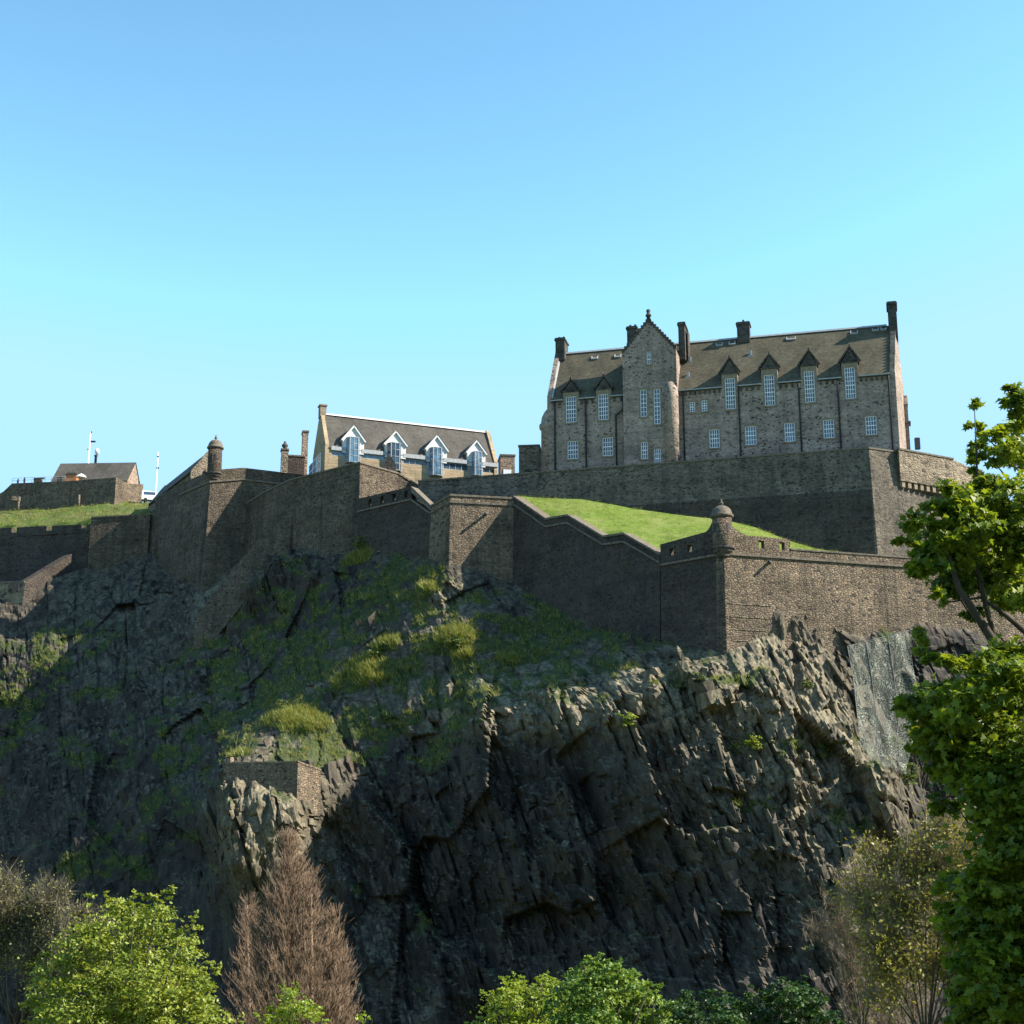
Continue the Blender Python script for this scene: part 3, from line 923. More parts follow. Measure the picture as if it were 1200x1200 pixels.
for i, yy in enumerate((707, 722, 737, 750)):          # pale courses of the patched corner
    a_, b_ = Rw(849, yy), Rw(903 - 4 * i, yy)
    a_ = Vector((a_.x, a_.y, a_.z)); b_ = Vector((b_.x, b_.y, a_.z))
    bt = 0.03 * (zc - 0.9 - a_.z)
    MB().ribbon([a_, b_], bt + 0.07, 0.1, [a_.z - 0.1] * 2, [a_.z + 0.05] * 2).build('ledge_course', M['pale'], cw, cw.location)

# sentry turret at the near corner
tr = at(847, 640, 195.6)
ts_ = wall_thing('sentry_turret', 'domed stone sentry turret on the near corner beside the sunlit bank', 'turret', (tr.x, tr.y, zc), 'sentry turrets on the bastions')
turret(ts_, tr.x, tr.y, zc - 0.1, at(847, 605, 195.6).z, 1.3, 1.25, M['curtain'], (-60, 215))

# stepped wall climbing left from the corner
crest = [(602, 581), (640, 607), (665, 602.5), (707, 627.5), (731, 624), (773, 648)]
pts = [Lw(*p) for p in crest]
sw_root = wall_thing('stepped_wall', 'shaded wall stepping downhill along the edge of the bright grass bank', 'wall', pts[0])
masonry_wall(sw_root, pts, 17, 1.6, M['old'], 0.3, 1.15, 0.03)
# shaded length between the steps and the turret, with one gun port
q0 = Lw(774, 650); q1 = Aw(834, 650)
gw = wall_thing('gun_wall', 'shaded gun wall between the stepped wall and the near corner turret', 'wall', q0)
lz = zc - 0.9
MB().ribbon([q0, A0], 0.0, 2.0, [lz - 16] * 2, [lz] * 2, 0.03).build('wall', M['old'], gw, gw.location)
MB().ribbon([q0, A0], 0.22, -0.02, [lz - 0.25] * 2, [lz + 0.05] * 2).build('string_course', M['coping'], gw, gw.location)
gun_port_parapet(gw, q0, Aw(826, 650), lz, at(778, 638, q0.y).z, at(826, 624, 197).z, 0.9, [(0.25, 0.7), (0.66, 0.7)], M['old'], (zc + 0.05, zc + 1.0))
pr = []
for i in range(6):
    w = i / 5
    q = Aw(826 + 12 * w, 640)
    pr.append(Vector((q.x, q.y, at(826, 624, 197).z + 1.9 * w ** 2)))
MB().ribbon(pr, 0.0, 0.9, [lz] * 6, [p.z for p in pr]).build('parapet', M['old'], gw, gw.location)

# bastion with the sunlit face
C0 = at(505, 592, 229.5); C1 = at(528, 579, 225.9); C2 = at(602, 581, 227.8)
bs = wall_thing('bastion', 'square bastion with one bright and one shaded face above the grassy gully', 'bastion', C1)
masonry_wall(bs, [C0, C1, Vector((C2.x, C2.y, C1.z))], 14, 1.5, M['curtain'], 0.3, 1.1, 0.03)
q = at(571, 601, 226.7)
MB().tube([(q.x, q.y + 0.2, q.z), (q.x - 0.3, q.y - 1.3, q.z - 0.5)], [0.25, 0.2], 8).build('water_spout', M['dark_stone'], bs, bs.location)

# corner stones that close the near corner under the turret
qa = A0.lerp(q0, 0.12); qa.z = lz; qb = A0.lerp(cr[2], 0.12); qb.z = lz
MB().ribbon([qa, Vector((A0.x, A0.y, lz)), qb], 0.02, 0.8, [lz - 16] * 3, [lz - 0.02] * 3, 0.031).build('quoin', M['curtain'], cw, cw.location)

# short wall with three gun ports left of it
E0 = at(420, 585, 239.4); E1 = at(482, 570, 232.0)
ew = wall_thing('gun_wall', 'short shaded wall with a row of gun ports below the high corner wall', 'wall', E0)
zz = E0.z - 1.9
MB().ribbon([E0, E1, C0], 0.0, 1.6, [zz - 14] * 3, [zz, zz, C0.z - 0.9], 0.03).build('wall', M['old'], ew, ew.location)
MB().ribbon([E0, E1, C0], 0.22, -0.02, [zz - 0.3, zz - 0.3, C0.z - 1.5], [zz, zz, C0.z - 1.2]).build('string_course', M['coping'], ew, ew.location)
gun_port_parapet(ew, E0, E1, zz, E0.z + 0.1, E1.z, 1.0, [(0.22, 0.75), (0.45, 0.75), (0.68, 0.75), (0.9, 0.6)], M['old'], (zz + 0.35, zz + 1.45))
MB().ribbon([E1, C0], 0.1, 1.6, [E1.z - 0.9, C0.z - 0.9], [E1.z + 0.02, C0.z + 0.02]).build('coping', M['coping'], ew, ew.location)

# high wall with a bright return
B = [at(281, 594, 266), at(310, 576, 257.5), at(340, 561.5, 250), at(422, 541, 240)]
Bz = [p.z for p in B]
B2 = [at(422, 541, 240), at(450, 549, 243.6), at(466, 553.5, 245.8), at(490, 568, 247.5)]
hw = wall_thing('high_wall', 'tall dark wall ending in a bright sunlit return above the gun ports', 'wall', B[3])
crest = B + [Vector(p) for p in B2[1:]]
masonry_wall(hw, crest, 16, 1.4, M['rampart'], 0.28, None, 0.03)
q = at(457, 552, 246.2)
pm = MB().box(-1.0, 1.0, -0.6, 0.9, -3.5, 0.9).prism_y([(-1.0, 0.9), (1.0, 0.9), (0.25, 2.3), (-0.45, 2.1)], -0.6, 0.9)
pm.build('chimney_stub', M['dark_stone'], hw).location = q - hw.location

# tall turreted bastion at the left
T = [at(160, 608, 284), at(182, 583, 281), at(212, 566, 271.5), at(247, 551, 262), at(285, 548, 263.5), at(357, 556.5, 266.2)]
tb = wall_thing('tall_bastion', 'tall dark bastion under the left sentry turret with a bright triangle of sun', 'bastion', T[3])
zt = at(255, 556, 262.4).z
low = [Vector((p.x, p.y, p.z - 2.0)) for p in T]
MB().ribbon(low, 0.0, 1.8, [p.z - 24 for p in low], [p.z for p in low], 0.035).build('wall', M['rampart'], tb, tb.location)
MB().ribbon(low[2:], 0.2, -0.02, [p.z - 0.3 for p in low[2:]], [p.z for p in low[2:]]).build('string_course', M['coping'], tb, tb.location)
MB().ribbon(T[3:], 0.0, 0.9, [p.z - 2.0 for p in T[3:]], [p.z for p in T[3:]]).build('parapet', M['rampart'], tb, tb.location)
for i in range(1, 3):
    p_, q_ = T[i], T[i + 1]
    gun_port_parapet(tb, p_, q_, min(p_.z, q_.z) - 2.2, p_.z - 0.1, q_.z - 0.1, 0.9, [(0.3, 0.8), (0.75, 0.8)], M['rampart'], (p_.z - 0.9 + (1.0 if i == 2 else 1.2), 999))
tr = at(251, 555, 262.8)
lt = wall_thing('sentry_turret', 'domed stone sentry turret on the tall bastion at the left', 'turret', (tr.x, tr.y, tr.z), 'sentry turrets on the bastions')
turret(lt, tr.x, tr.y, tr.z, at(251, 525, 262.8).z, 1.25, 1.35, M['rampart'], (-75, 250))

# walls low at the far left
w1 = [at(-70, 619, 291), at(0, 619, 288), at(60, 617, 286), at(106, 614, 284)]
r_ = wall_thing('battery_wall', 'long dark wall with notched top below the grass at far left', 'wall', w1[2])
lw = [Vector((p.x, p.y, p.z - 1.6)) for p in w1]
MB().ribbon(lw, 0.0, 1.6, [p.z - 16 for p in lw], [p.z for p in lw], 0.02).build('wall', M['old'], r_, r_.location)
gun_port_parapet(r_, w1[0], w1[1], lw[0].z, w1[0].z, w1[1].z, 1.2, [(0.3, 0.9), (0.75, 0.9)], M['old'], (lw[0].z + 0.5, 999))
gun_port_parapet(r_, w1[1], w1[3], min(lw[1].z, lw[3].z), w1[1].z, w1[3].z, 1.2, [(0.16, 1.1), (0.55, 1.1), (0.93, 1.0)], M['old'], (lw[1].z + 0.6, 999))
w2 = [at(107, 605.5, 281.5), at(135, 604, 281), at(176, 602, 280.4)]
r_ = wall_thing('battery_wall', 'plain dark wall with flat top between the notched wall and tall bastion', 'wall', w2[0])
masonry_wall(r_, w2, 22, 1.6, M['rampart'], 0.25, None, 0.02)
MB().ribbon([at(107.4, 606, 288), at(107.2, 605.8, 281.6)], 0.0, 1.0, [w2[0].z - 20] * 2, [w2[0].z - 0.1] * 2).build('end_wall', M['pale'], r_, r_.location)
w3 = [at(-70, 686, 277), at(0, 681.5, 273), at(29, 681, 272)]
w3b = [at(29, 681, 272), at(84, 648, 281)]
r_ = wall_thing('ramp_wall', 'low pale wall with a sloping ramp on the lower left edge of the crag', 'wall', w3[1])
MB().ribbon(w3, 0.0, 1.4, [p.z - 9 for p in w3], [p.z - 0.3 for p in w3], 0.02).build('wall', M['pale'], r_, r_.location)
MB().ribbon(w3, 0.15, 1.5, [p.z - 0.3 for p in w3], [p.z for p in w3]).build('coping', M['coping'], r_, r_.location)
MB().ribbon(w3b, 0.05, 2.0, [p.z - 14 for p in w3b], [p.z - 0.2 for p in w3b]).build('ramp', M['old'], r_, r_.location)
for k_ in (0.3, 0.75):
    q = at(6 + 20 * k_, 689, 272.8 - k_)
    MB().box(-0.25, 0.25, -0.4, 0.3, -0.7, 0.7).build('slit', M['iron'], r_).location = q - r_.location

# small wall on its rocky promontory
S0, S1, S2 = at(262, 896, 202.2), at(349, 893.5, 200.2), at(376, 903, 204)
r_ = wall_thing('small_bastion', 'small shaded wall with one sunlit end on a jutting rock', 'wall', S1)
S0.z = S1.z
MB().ribbon([S0, S1, Vector((S2.x, S2.y, S1.z))], 0.0, 1.2, [S1.z - 6.5] * 3, [S1.z, S1.z, S2.z], 0.02).build('wall', M['curtain'], r_, r_.location)
MB().ribbon([S0, S1, Vector((S2.x, S2.y, S1.z))], 0.08, 0.9, [S1.z, S1.z, S2.z], [S1.z + 0.2, S1.z + 0.2, S2.z + 0.2]).build('coping', M['pale'], r_, r_.location)
MB().ribbon([at(262, 889, 203.5), at(270, 889, 203.2)], 0.0, 1.0, [S1.z - 1] * 2, [S1.z + 1.0] * 2).build('pier', M['pale'], r_, r_.location)

# upper terrace wall that carries the great building
UZ = at(1018, 524, 220.5).z
U1 = at(1018, 524, 220.5); U0 = atz(490, 563, UZ); U2 = at(1050, 529, 222.3)
def Uw(px, py):
    return on_line(px, py, U0, U1)
ur = wall_thing('terrace_wall', 'broad grey battered wall above the grass bank carrying the great building', 'wall', U1)
um = [U0, Uw(600, 555), Uw(700, 548), Uw(800, 540), Uw(900, 533), U1]
um = [Vector((p.x, p.y, UZ)) for p in um]
um2 = um + [Vector((U2.x + 0.2, U2.y + 0.2, UZ)), Vector((at(1150, 540, 232.5).x, 232.5, UZ))]
MB().ribbon(um2, 0.0, 1.5, [UZ - 20] * len(um2), [UZ - 0.25] * len(um2), 0.075).build('wall', M['terrace'], ur, ur.location)
MB().ribbon(um2, 0.12, 1.6, [UZ - 0.25] * len(um2), [UZ] * len(um2)).build('coping', M['coping'], ur, ur.location)
tl_ = [Vector((p.x, p.y, UZ - 6.6)) for p in um[1:]]
MB().ribbon(tl_, 0.075 * 6.3 + 0.09, 0.3, [UZ - 20] * len(tl_), [UZ - 6.6] * len(tl_), 0.078).build('talus', M['old'], ur, ur.location)
# jutting gun box on corbels at its right
k0, k1 = at(1053, 523, 221.4), at(1117, 534.5, 226.6)
kz = UZ + 0.15
bx_ = [Vector((k0.x, k0.y, kz)), Vector((k1.x, k1.y, kz)), Vector((at(1145, 540, 230).x, 230, kz - 0.9))]
kb = at(1056, 563, 221.4).z
MB().ribbon([Vector((k0.x - 0.1, k0.y + 1.6, kz)), bx_[0], bx_[1], bx_[2]], 0.0, 1.5, [kb] * 4, [kz - 0.25] * 3 + [kz - 1.1], 0).build('jutting_box', M['pale'], ur, ur.location)
MB().ribbon(bx_[:2], 0.12, 1.6, [kz - 0.25] * 2, [kz] * 2).build('coping', M['coping'], ur, ur.location)
for i in range(9):
    w = (i + 0.3) / 9
    p = bx_[0].lerp(bx_[1], w); q = bx_[0].lerp(bx_[1], w + 0.055)
    MB().ribbon([p, q], -0.15, 1.3, [kb - 0.9] * 2, [kb] * 2).build('corbel', M['dressed'], ur, ur.location)
q = at(1075, 519, 224)
MB().box(-0.35, 0.35, -0.3, 0.3, -1.0, 0.75).build('lamp_box', M['iron'], ur).location = q - ur.location

# ------------------------------------------------------------------ grass bank between the walls
bk_px = [(606, 579, 0.6), (640, 580, 0.6), (681, 581, 0.6), (740, 592, .6), (800, 600.5, .6), (850, 606.5, .6), (885, 615, .6), (925, 631, .6), (957, 641, .6), (1010, 650, .6), (1110, 662, .6)]
bp = [Uw(p[0], p[1]) for p in bk_px]
fr_px = [(603, 582), (640, 607), (665, 602.5), (707, 627.5), (731, 624), (773, 648)]
fp = []
for p in fr_px:
    q = Lw(*p); fp.append(Vector((q.x + 0.5, q.y + 0.4, q.z - 0.55)))
q = Aw(800, 650); fp.append(Vector((q.x + 0.5, q.y + 0.6, zc - 0.2)))
fp.append(Vector((A0.x + 0.6, A0.y + 1.0, zc - 0.2)))
for px in (900, 960, 1100):
    q = Rw(px, 650); fp.append(Vector((q.x, q.y + 0.7, zc - 0.3)))
def resample(pl, n):
    d = [0]
    for i in range(1, len(pl)):
        d.append(d[-1] + (pl[i] - pl[i - 1]).length)
    d = np.array(d) / d[-1]; t = np.linspace(0, 1, n)
    return np.stack([np.interp(t, d, [p[k] for p in pl]) for k in range(3)], -1)
NB, NF = 160, 50
# keep the back edge matched to the front one by bearing, so that the sheet does not fold
def by_bearing(pl, bear):
    b = np.array([math.atan2(p.x, p.y) for p in pl])
    return np.stack([np.interp(bear, b, [p[k] for p in pl]) for k in range(3)], -1)
b0 = math.atan2(fp[0].x, fp[0].y); b1 = math.atan2(fp[-1].x, fp[-1].y)
bear = np.linspace(b0, b1, NB)
FR = by_bearing(fp, bear); BK = by_bearing(bp, bear)
BK[:, 1] += 0.6
tt = np.linspace(0, 1, NF)[:, None, None]
FS = FR.copy()
for _ in range(220):
    FS[1:-1] = 0.5 * FS[1:-1] + 0.25 * (FS[:-2] + FS[2:])
G = FS[None] * (1 - tt) + BK[None] * tt + (FR - FS)[None] * (1 - tt) ** 5
bump_ = np.sin(np.linspace(0, PI, NF))[:, None]
G[..., 2] += 0.35 * fbm(G[..., 0] * 0.12, G[..., 1] * 0.12, 33, 4) * bump_ + 0.12 * fbm(G[..., 0] * 0.9, G[..., 1] * 0.9, 37, 3) * bump_
gi = np.arange(NB * NF).reshape(NF, NB)
GF = np.stack([gi[:-1, :-1], gi[:-1, 1:], gi[1:, 1:], gi[1:, :-1]], -1).reshape(-1, 4)
bank_pts = G.reshape(-1, 3).copy()
bk_ = np_mesh('grass_bank', G.reshape(-1, 3), GF, M['lawn'], smooth=True)
tag(bk_, 'bright mown grass bank sloping down inside the stepped wall', 'lawn', kind='structure')

# grass bank at the far left under the battery
fl_ = [at(-80, 612, 293.8), at(10, 614, 290.6), at(50, 612, 289.4), at(108, 606.5, 287), at(135, 605, 284.4), at(182, 601, 283.2)]
bl_ = [at(-80, 599, 316), at(10, 598, 312), at(60, 596, 310), at(110, 591, 307.6), at(150, 588, 310), at(200, 588, 312)]
FR = resample([Vector((p.x, p.y, p.z - 0.8)) for p in fl_], 90); BK = resample(bl_, 90)
tt = np.linspace(0, 1, 16)[:, None, None]
G = FR[None] * (1 - tt) + BK[None] * tt
G[..., 2] += 0.6 * fbm(G[..., 0] * 0.35, G[..., 1] * 0.35, 43, 4)
G[0, :, 2] -= 5.0
gi = np.arange(90 * 16).reshape(16, 90)
GF = np.stack([gi[:-1, :-1], gi[:-1, 1:], gi[1:, 1:], gi[1:, :-1]], -1).reshape(-1, 4)
verge_pts = G[1:].reshape(-1, 3).copy()
bk_ = np_mesh('grass_bank', G.reshape(-1, 3), GF, M['verge'], smooth=True)
tag(bk_, 'rough green bank under the battery house at far left', 'lawn', kind='structure')

# sloping buttress running down the rock from the high wall
bpt = [at(229, 724, 252.5), at(255, 690, 252), at(300, 634, 250.5), at(343, 596, 249.3)]
r_ = wall_thing('sloping_buttress', 'long sloping masonry buttress running down the rock below the high wall', 'buttress', bpt[2])
MB().ribbon(bpt, 0.0, 3.2, [p.z - 9 for p in bpt], [p.z for p in bpt], 0.12).build('wall', M['rampart'], r_, r_.location)
# ------------------------------------------------------------------ the great stone building on the terrace
class Frame:
    """upright local frame: x along the front, y inwards, z up"""

    def __init__(s, anchor, rz, origin_px, z0):
        s.rz = rz
        s.u = Vector((math.cos(rz), math.sin(rz), 0)); s.n = Vector((-math.sin(rz), math.cos(rz), 0))
        q = on_line(origin_px[0], origin_px[1], anchor, anchor + s.u)
        s.o = Vector((q.x, q.y, z0))

    def fl(s, px, py, d=0.0):
        a = s.o + s.n * d
        p = on_line(px, py, a, a + s.u) - s.o
        return p.dot(s.u), p.z

    def depth_x(s, px, x):
        """(y, height fn) of the bearing px on the plane at local x"""
        a = s.o + s.u * x
        p = on_line(px, 500, a, a + s.n) - s.o
        return p.dot(s.n)


HF = Frame(at(1049, 525, 225), R(-14.1), (641.7, 552), UZ - 2.5)
hb = empty('stone_hall', HF.o, 'large old stone building with steep roof, tall dormers and chimneys above the terrace wall', 'building', HF.rz)
S_END = HF.fl(1049, 440)[0]
Z_EAVE = HF.fl(1049, 436)[1]
DR = 7.0
Z_RIDGE = HF.fl(1039, 382.5, DR)[1]
DEP = 14.0
TW0, TW1 = HF.fl(730.5, 480, -1.2)[0], HF.fl(794, 480, -1.2)[0]
SLOPE = (Z_RIDGE - Z_EAVE) / DR


def hole(l, r, t, b, d=0.0):
    x0, z1 = HF.fl(l, t, d); x1, z0 = HF.fl(r, b, d)
    return (x0, x1, z0, z1)


dorm_w = [(849.4, 862.3, 443.5, 479), (895.2, 908.5, 439.4, 474.8), (942, 955.6, 435.2, 471), (989.4, 1003.3, 431, 466.7)]
low_w = [(831, 843.5, 503.5, 524.4), (873, 886.7, 499.8, 520.8), (919, 932, 496, 517), (964.4, 978, 492, 513), (1013.8, 1028, 488, 509)]
small_w = [(808, 814.6, 471, 482.7), (822, 828.8, 469, 481.7)]
ldorm_w = [(663, 675.4, 465, 494.6), (701, 713, 462, 491.7)]
llow_w = [(665, 677.7, 517, 537.5), (706, 718.3, 513, 533.8)]
tow_w = [(757.7, 763.2, 410, 426.5), (750, 758.3, 456.7, 488), (765.8, 774.3, 456, 496.7), (751, 759.2, 517.7, 537.5), (766.7, 774.6, 526, 543)]


def win(root, h, y, cols, rows, wall_surround=True, arch=False):
    x0, x1, z0, z1 = h
    m = MB(); fy0, fy1 = y + 0.12, y + 0.2
    fr = 0.10
    m.box(x0, x0 + fr, fy0, fy1, z0, z1).box(x1 - fr, x1, fy0, fy1, z0, z1)
    m.box(x0 + fr, x1 - fr, fy0, fy1, z0, z0 + 0.14).box(x0 + fr, x1 - fr, fy0, fy1, z1 - fr, z1)
    W_, H_ = x1 - x0 - 2 * fr, z1 - z0 - fr - 0.14
    for i in range(1, cols):
        c = x0 + fr + W_ * i / cols
        m.box(c - 0.035, c + 0.035, fy0 + 0.012, fy1 - 0.01, z0 + 0.14, z1 - fr)
    for j in range(1, rows):
        c = z0 + 0.14 + H_ * j / rows
        t = 0.035 if j != rows // 2 else 0.06
        m.box(x0 + fr, x1 - fr, fy0 + 0.02, fy1 - 0.02, c - t, c + t)
    w = m.build('window', M['white'], root)
    MB().box(x0 + 0.02, x1 - 0.02, fy1 - 0.05, fy1 - 0.03, z0 + 0.02, z1 - 0.02).build('pane', M['glass'], w)
    s = MB()
    s.box(x0 - 0.22, x1 + 0.22, y - 0.12, y + 0.1, z0 - 0.26, z0 - 0.003)
    s.build('sill', M['white'] if False else M['dressed'], w)
    if wall_surround:
        q = MB()
        q.box(x0 - 0.2, x0 - 0.002, y - 0.025, y + 0.05, z0, z1 + 0.25).box(x1 + 0.002, x1 + 0.2, y - 0.025, y + 0.05, z0, z1 + 0.25)
        q.box(x0 - 0.002, x1 + 0.002, y - 0.025, y + 0.05, z1 + 0.002, z1 + 0.25)
        q.build('surround', M['dressed'], w)
    return w


H_right = [hole(*w) for w in dorm_w + low_w + small_w]
H_left = [hole(*w) for w in ldorm_w + llow_w]
H_tow = [hole(*w, d=-1.2) for w in tow_w]
wl = MB()
wl.panel(TW1 - 0.5, S_END, 0, Z_EAVE, 0.0, H_right)
wl.panel(0, TW0 + 0.5, 0, Z_EAVE, 0.0, H_left)
# ends: gables that rise above the slates; back wall
gl = [(0.0, 0), (DEP, 0), (DEP, Z_EAVE), (DR, Z_RIDGE), (0.0, Z_EAVE)]
wl.prism_x([(0.003, 0), (DEP, 0), (DEP, Z_EAVE + 0.5), (DR + 0.3, Z_RIDGE + 0.75), (DR - 0.3, Z_RIDGE + 0.75), (0.003, Z_EAVE + 0.55)], -0.003, 0.7)
pol = [(0.003, 0), (DEP, 0), (DEP, Z_EAVE + 0.4)]
nst = 16
for sgn in (1, -1):
    rngs = range(nst) if sgn == 1 else range(nst - 1, -1, -1)
    for i in rngs:
        # crow steps
        da = DR * (i / nst); db = DR * ((i + 1) / nst)
        za = Z_EAVE + SLOPE * DR * (i + 1) / nst + 0.35
        if sgn == 1:
            pol += [(DEP - da if i else DEP - 0.001, za), (DEP - db, za)]
        else:
            pol += [(db, za), (da if i else 0.003, za)]
i0 = len(wl.v)
wl.prism_x(pol, S_END - 0.75, S_END + 0.003)
wl.v[i0:] = [(x + 0.095 * max(y, 0), y, z) for x, y, z in wl.v[i0:]]      # this end stands slightly out of square
wl.box(0.8, S_END - 0.8, DEP - 0.6, DEP, 0, Z_EAVE)
wl.build('wall', M['hosp'], hb)
# roof: two slopes of slates; the eaves stop at each dormer
gaps = sorted([(hole(*w)[0] - 0.5, hole(*w)[1] + 0.5) for w in dorm_w + ldorm_w])
xs = [0.7]
for a, b in gaps: xs += [a, b]
xs.append(S_END - 0.75)
segs = []
for i in range(0, len(xs), 2):
    a, b = xs[i], xs[i + 1]
    if a < TW0 < b: segs += [(a, TW0), (TW1, b)]
    else: segs.append((a, b))
rf = MB()
def slope_slab(m, x0, x1, ov=-0.32, t=0.18):
    ye = -ov; ze = Z_EAVE - SLOPE * ov + 0.12
    m.add([(x0, ye, ze), (x1, ye, ze), (x1, DR, Z_RIDGE + 0.12), (x0, DR, Z_RIDGE + 0.12),
           (x0, ye, ze - t), (x1, ye, ze - t), (x1, DR, Z_RIDGE + 0.12 - t * 1.6), (x0, DR, Z_RIDGE + 0.12 - t * 1.6)],
          [(0, 1, 2, 3), (0, 4, 5, 1), (1, 5, 6, 2), (3, 7, 4, 0), (4, 7, 6, 5)])
    y2 = DEP + 0.25; ze = Z_EAVE - SLOPE * 0.25 + 0.12
    m.add([(x0, DR, Z_RIDGE + 0.12), (x1, DR, Z_RIDGE + 0.12), (x1, y2, ze), (x0, y2, ze)], [(0, 1, 2, 3)])
slope_slab(rf, 0.7, S_END - 0.1)
for a, b in segs:
    if b > a:
        e0, e1 = Z_EAVE - SLOPE * 0.25 + 0.12, Z_EAVE + SLOPE * 0.32 + 0.12
        rf.add([(a, -0.25, e0), (b, -0.25, e0), (b, 0.319, e1), (a, 0.319, e1), (a, -0.25, e0 - 0.2), (b, -0.25, e0 - 0.2), (b, 0.319, e1 - 0.3), (a, 0.319, e1 - 0.3)],
               [(0, 1, 2, 3), (0, 4, 5, 1), (1, 5, 6, 2), (3, 7, 4, 0), (4, 7, 6, 5)])
roof = rf.build('roof', M['tile'], hb)
MB().prism_x([(DR - 0.3, Z_RIDGE + 0.0), (DR + 0.3, Z_RIDGE + 0.0), (DR + 0.12, Z_RIDGE + 0.34), (DR - 0.12, Z_RIDGE + 0.34)], 0.7, S_END - 0.75).build('ridge', M['lead'], roof)
# rooflights near the ridge
for (px, py, w_, h_) in [(843, 405, 1.1, 0.9), (858, 403.5, 1.1, 0.9), (927, 398, 1.5, 0.8), (1001, 391, 1.2, 0.9), (1026, 387.5, 1.1, 0.8), (1035.5, 386.5, 1.0, 0.8), (697, 420.5, 1.1, 0.8), (724, 418.5, 1.1, 0.8)]:
    # meet the roof plane
    a = HF.fl(px, py, DR * 0.85); y_ = DR * 0.85
    for _ in range(6):
        x_, z_ = HF.fl(px, py, y_); y_ = max(1.0, min(DR - 0.5, (z_ - Z_EAVE) / SLOPE))
    x_, z_ = HF.fl(px, py, y_)
    m = MB()
    c = math.atan(SLOPE)
    def rp(dx, ds, dn):
        return (x_ + dx, y_ + ds * math.cos(c) - dn * math.sin(c), Z_EAVE + 0.12 + SLOPE * y_ + ds * math.sin(c) + dn * math.cos(c))
    def rbox(m, xa, xb, sa_, sb, na, nb):
        v = [rp(xa, sa_, na), rp(xb, sa_, na), rp(xb, sb, na), rp(xa, sb, na), rp(xa, sa_, nb), rp(xb, sa_, nb), rp(xb, sb, nb), rp(xa, sb, nb)]
        m.add(v, [(3, 2, 1, 0), (4, 5, 6, 7), (0, 1, 5, 4), (1, 2, 6, 5), (2, 3, 7, 6), (3, 0, 4, 7)])
    rbox(m, -w_ / 2, w_ / 2, -h_ / 2, -h_ / 2 + 0.22, 0, 0.24)
    rbox(m, -w_ / 2, -w_ / 2 + 0.14, -h_ / 2 + 0.22, h_ / 2, 0, 0.2); rbox(m, w_ / 2 - 0.14, w_ / 2, -h_ / 2 + 0.22, h_ / 2, 0, 0.2)
    sk = m.build('skylight', M['lead'], roof)
# roof vents (small pale flashings)
for (px, py) in [(808.5, 423), (806.5, 441), (879.7, 416)]:
    y_ = 4.0
    for _ in range(8):
        x_, z_ = HF.fl(px, py, y_); y_ = max(0.3, min(DR - 0.5, (z_ - Z_EAVE) / SLOPE))
    MB().box(x_ - 0.18, x_ + 0.18, y_ - 0.25, y_ + 0.1, z_ - 0.1, z_ + 0.7).box(x_ - 0.45, x_ + 0.45, y_ - 0.3, y_ + 0.1, z_ - 0.35, z_ - 0.1).build('vent', M['lead'], roof)

for h_ in [hole(*w) for w in dorm_w]: win(hb, h_, 0.0, 4, 7)
for h_ in [hole(*w) for w in low_w]: win(hb, h_, 0.0, 4, 4)
for h_ in [hole(*w) for w in small_w]: win(hb, h_, 0.0, 2, 4)
for h_ in [hole(*w) for w in ldorm_w]: win(hb, h_, 0.0, 4, 6)
for h_ in [hole(*w) for w in llow_w]: win(hb, h_, 0.0, 4, 4)
for i, h_ in enumerate(H_tow): win(hb, h_, -1.2, 2 if i < 3 else 3, (3, 6, 8, 4, 3)[i])

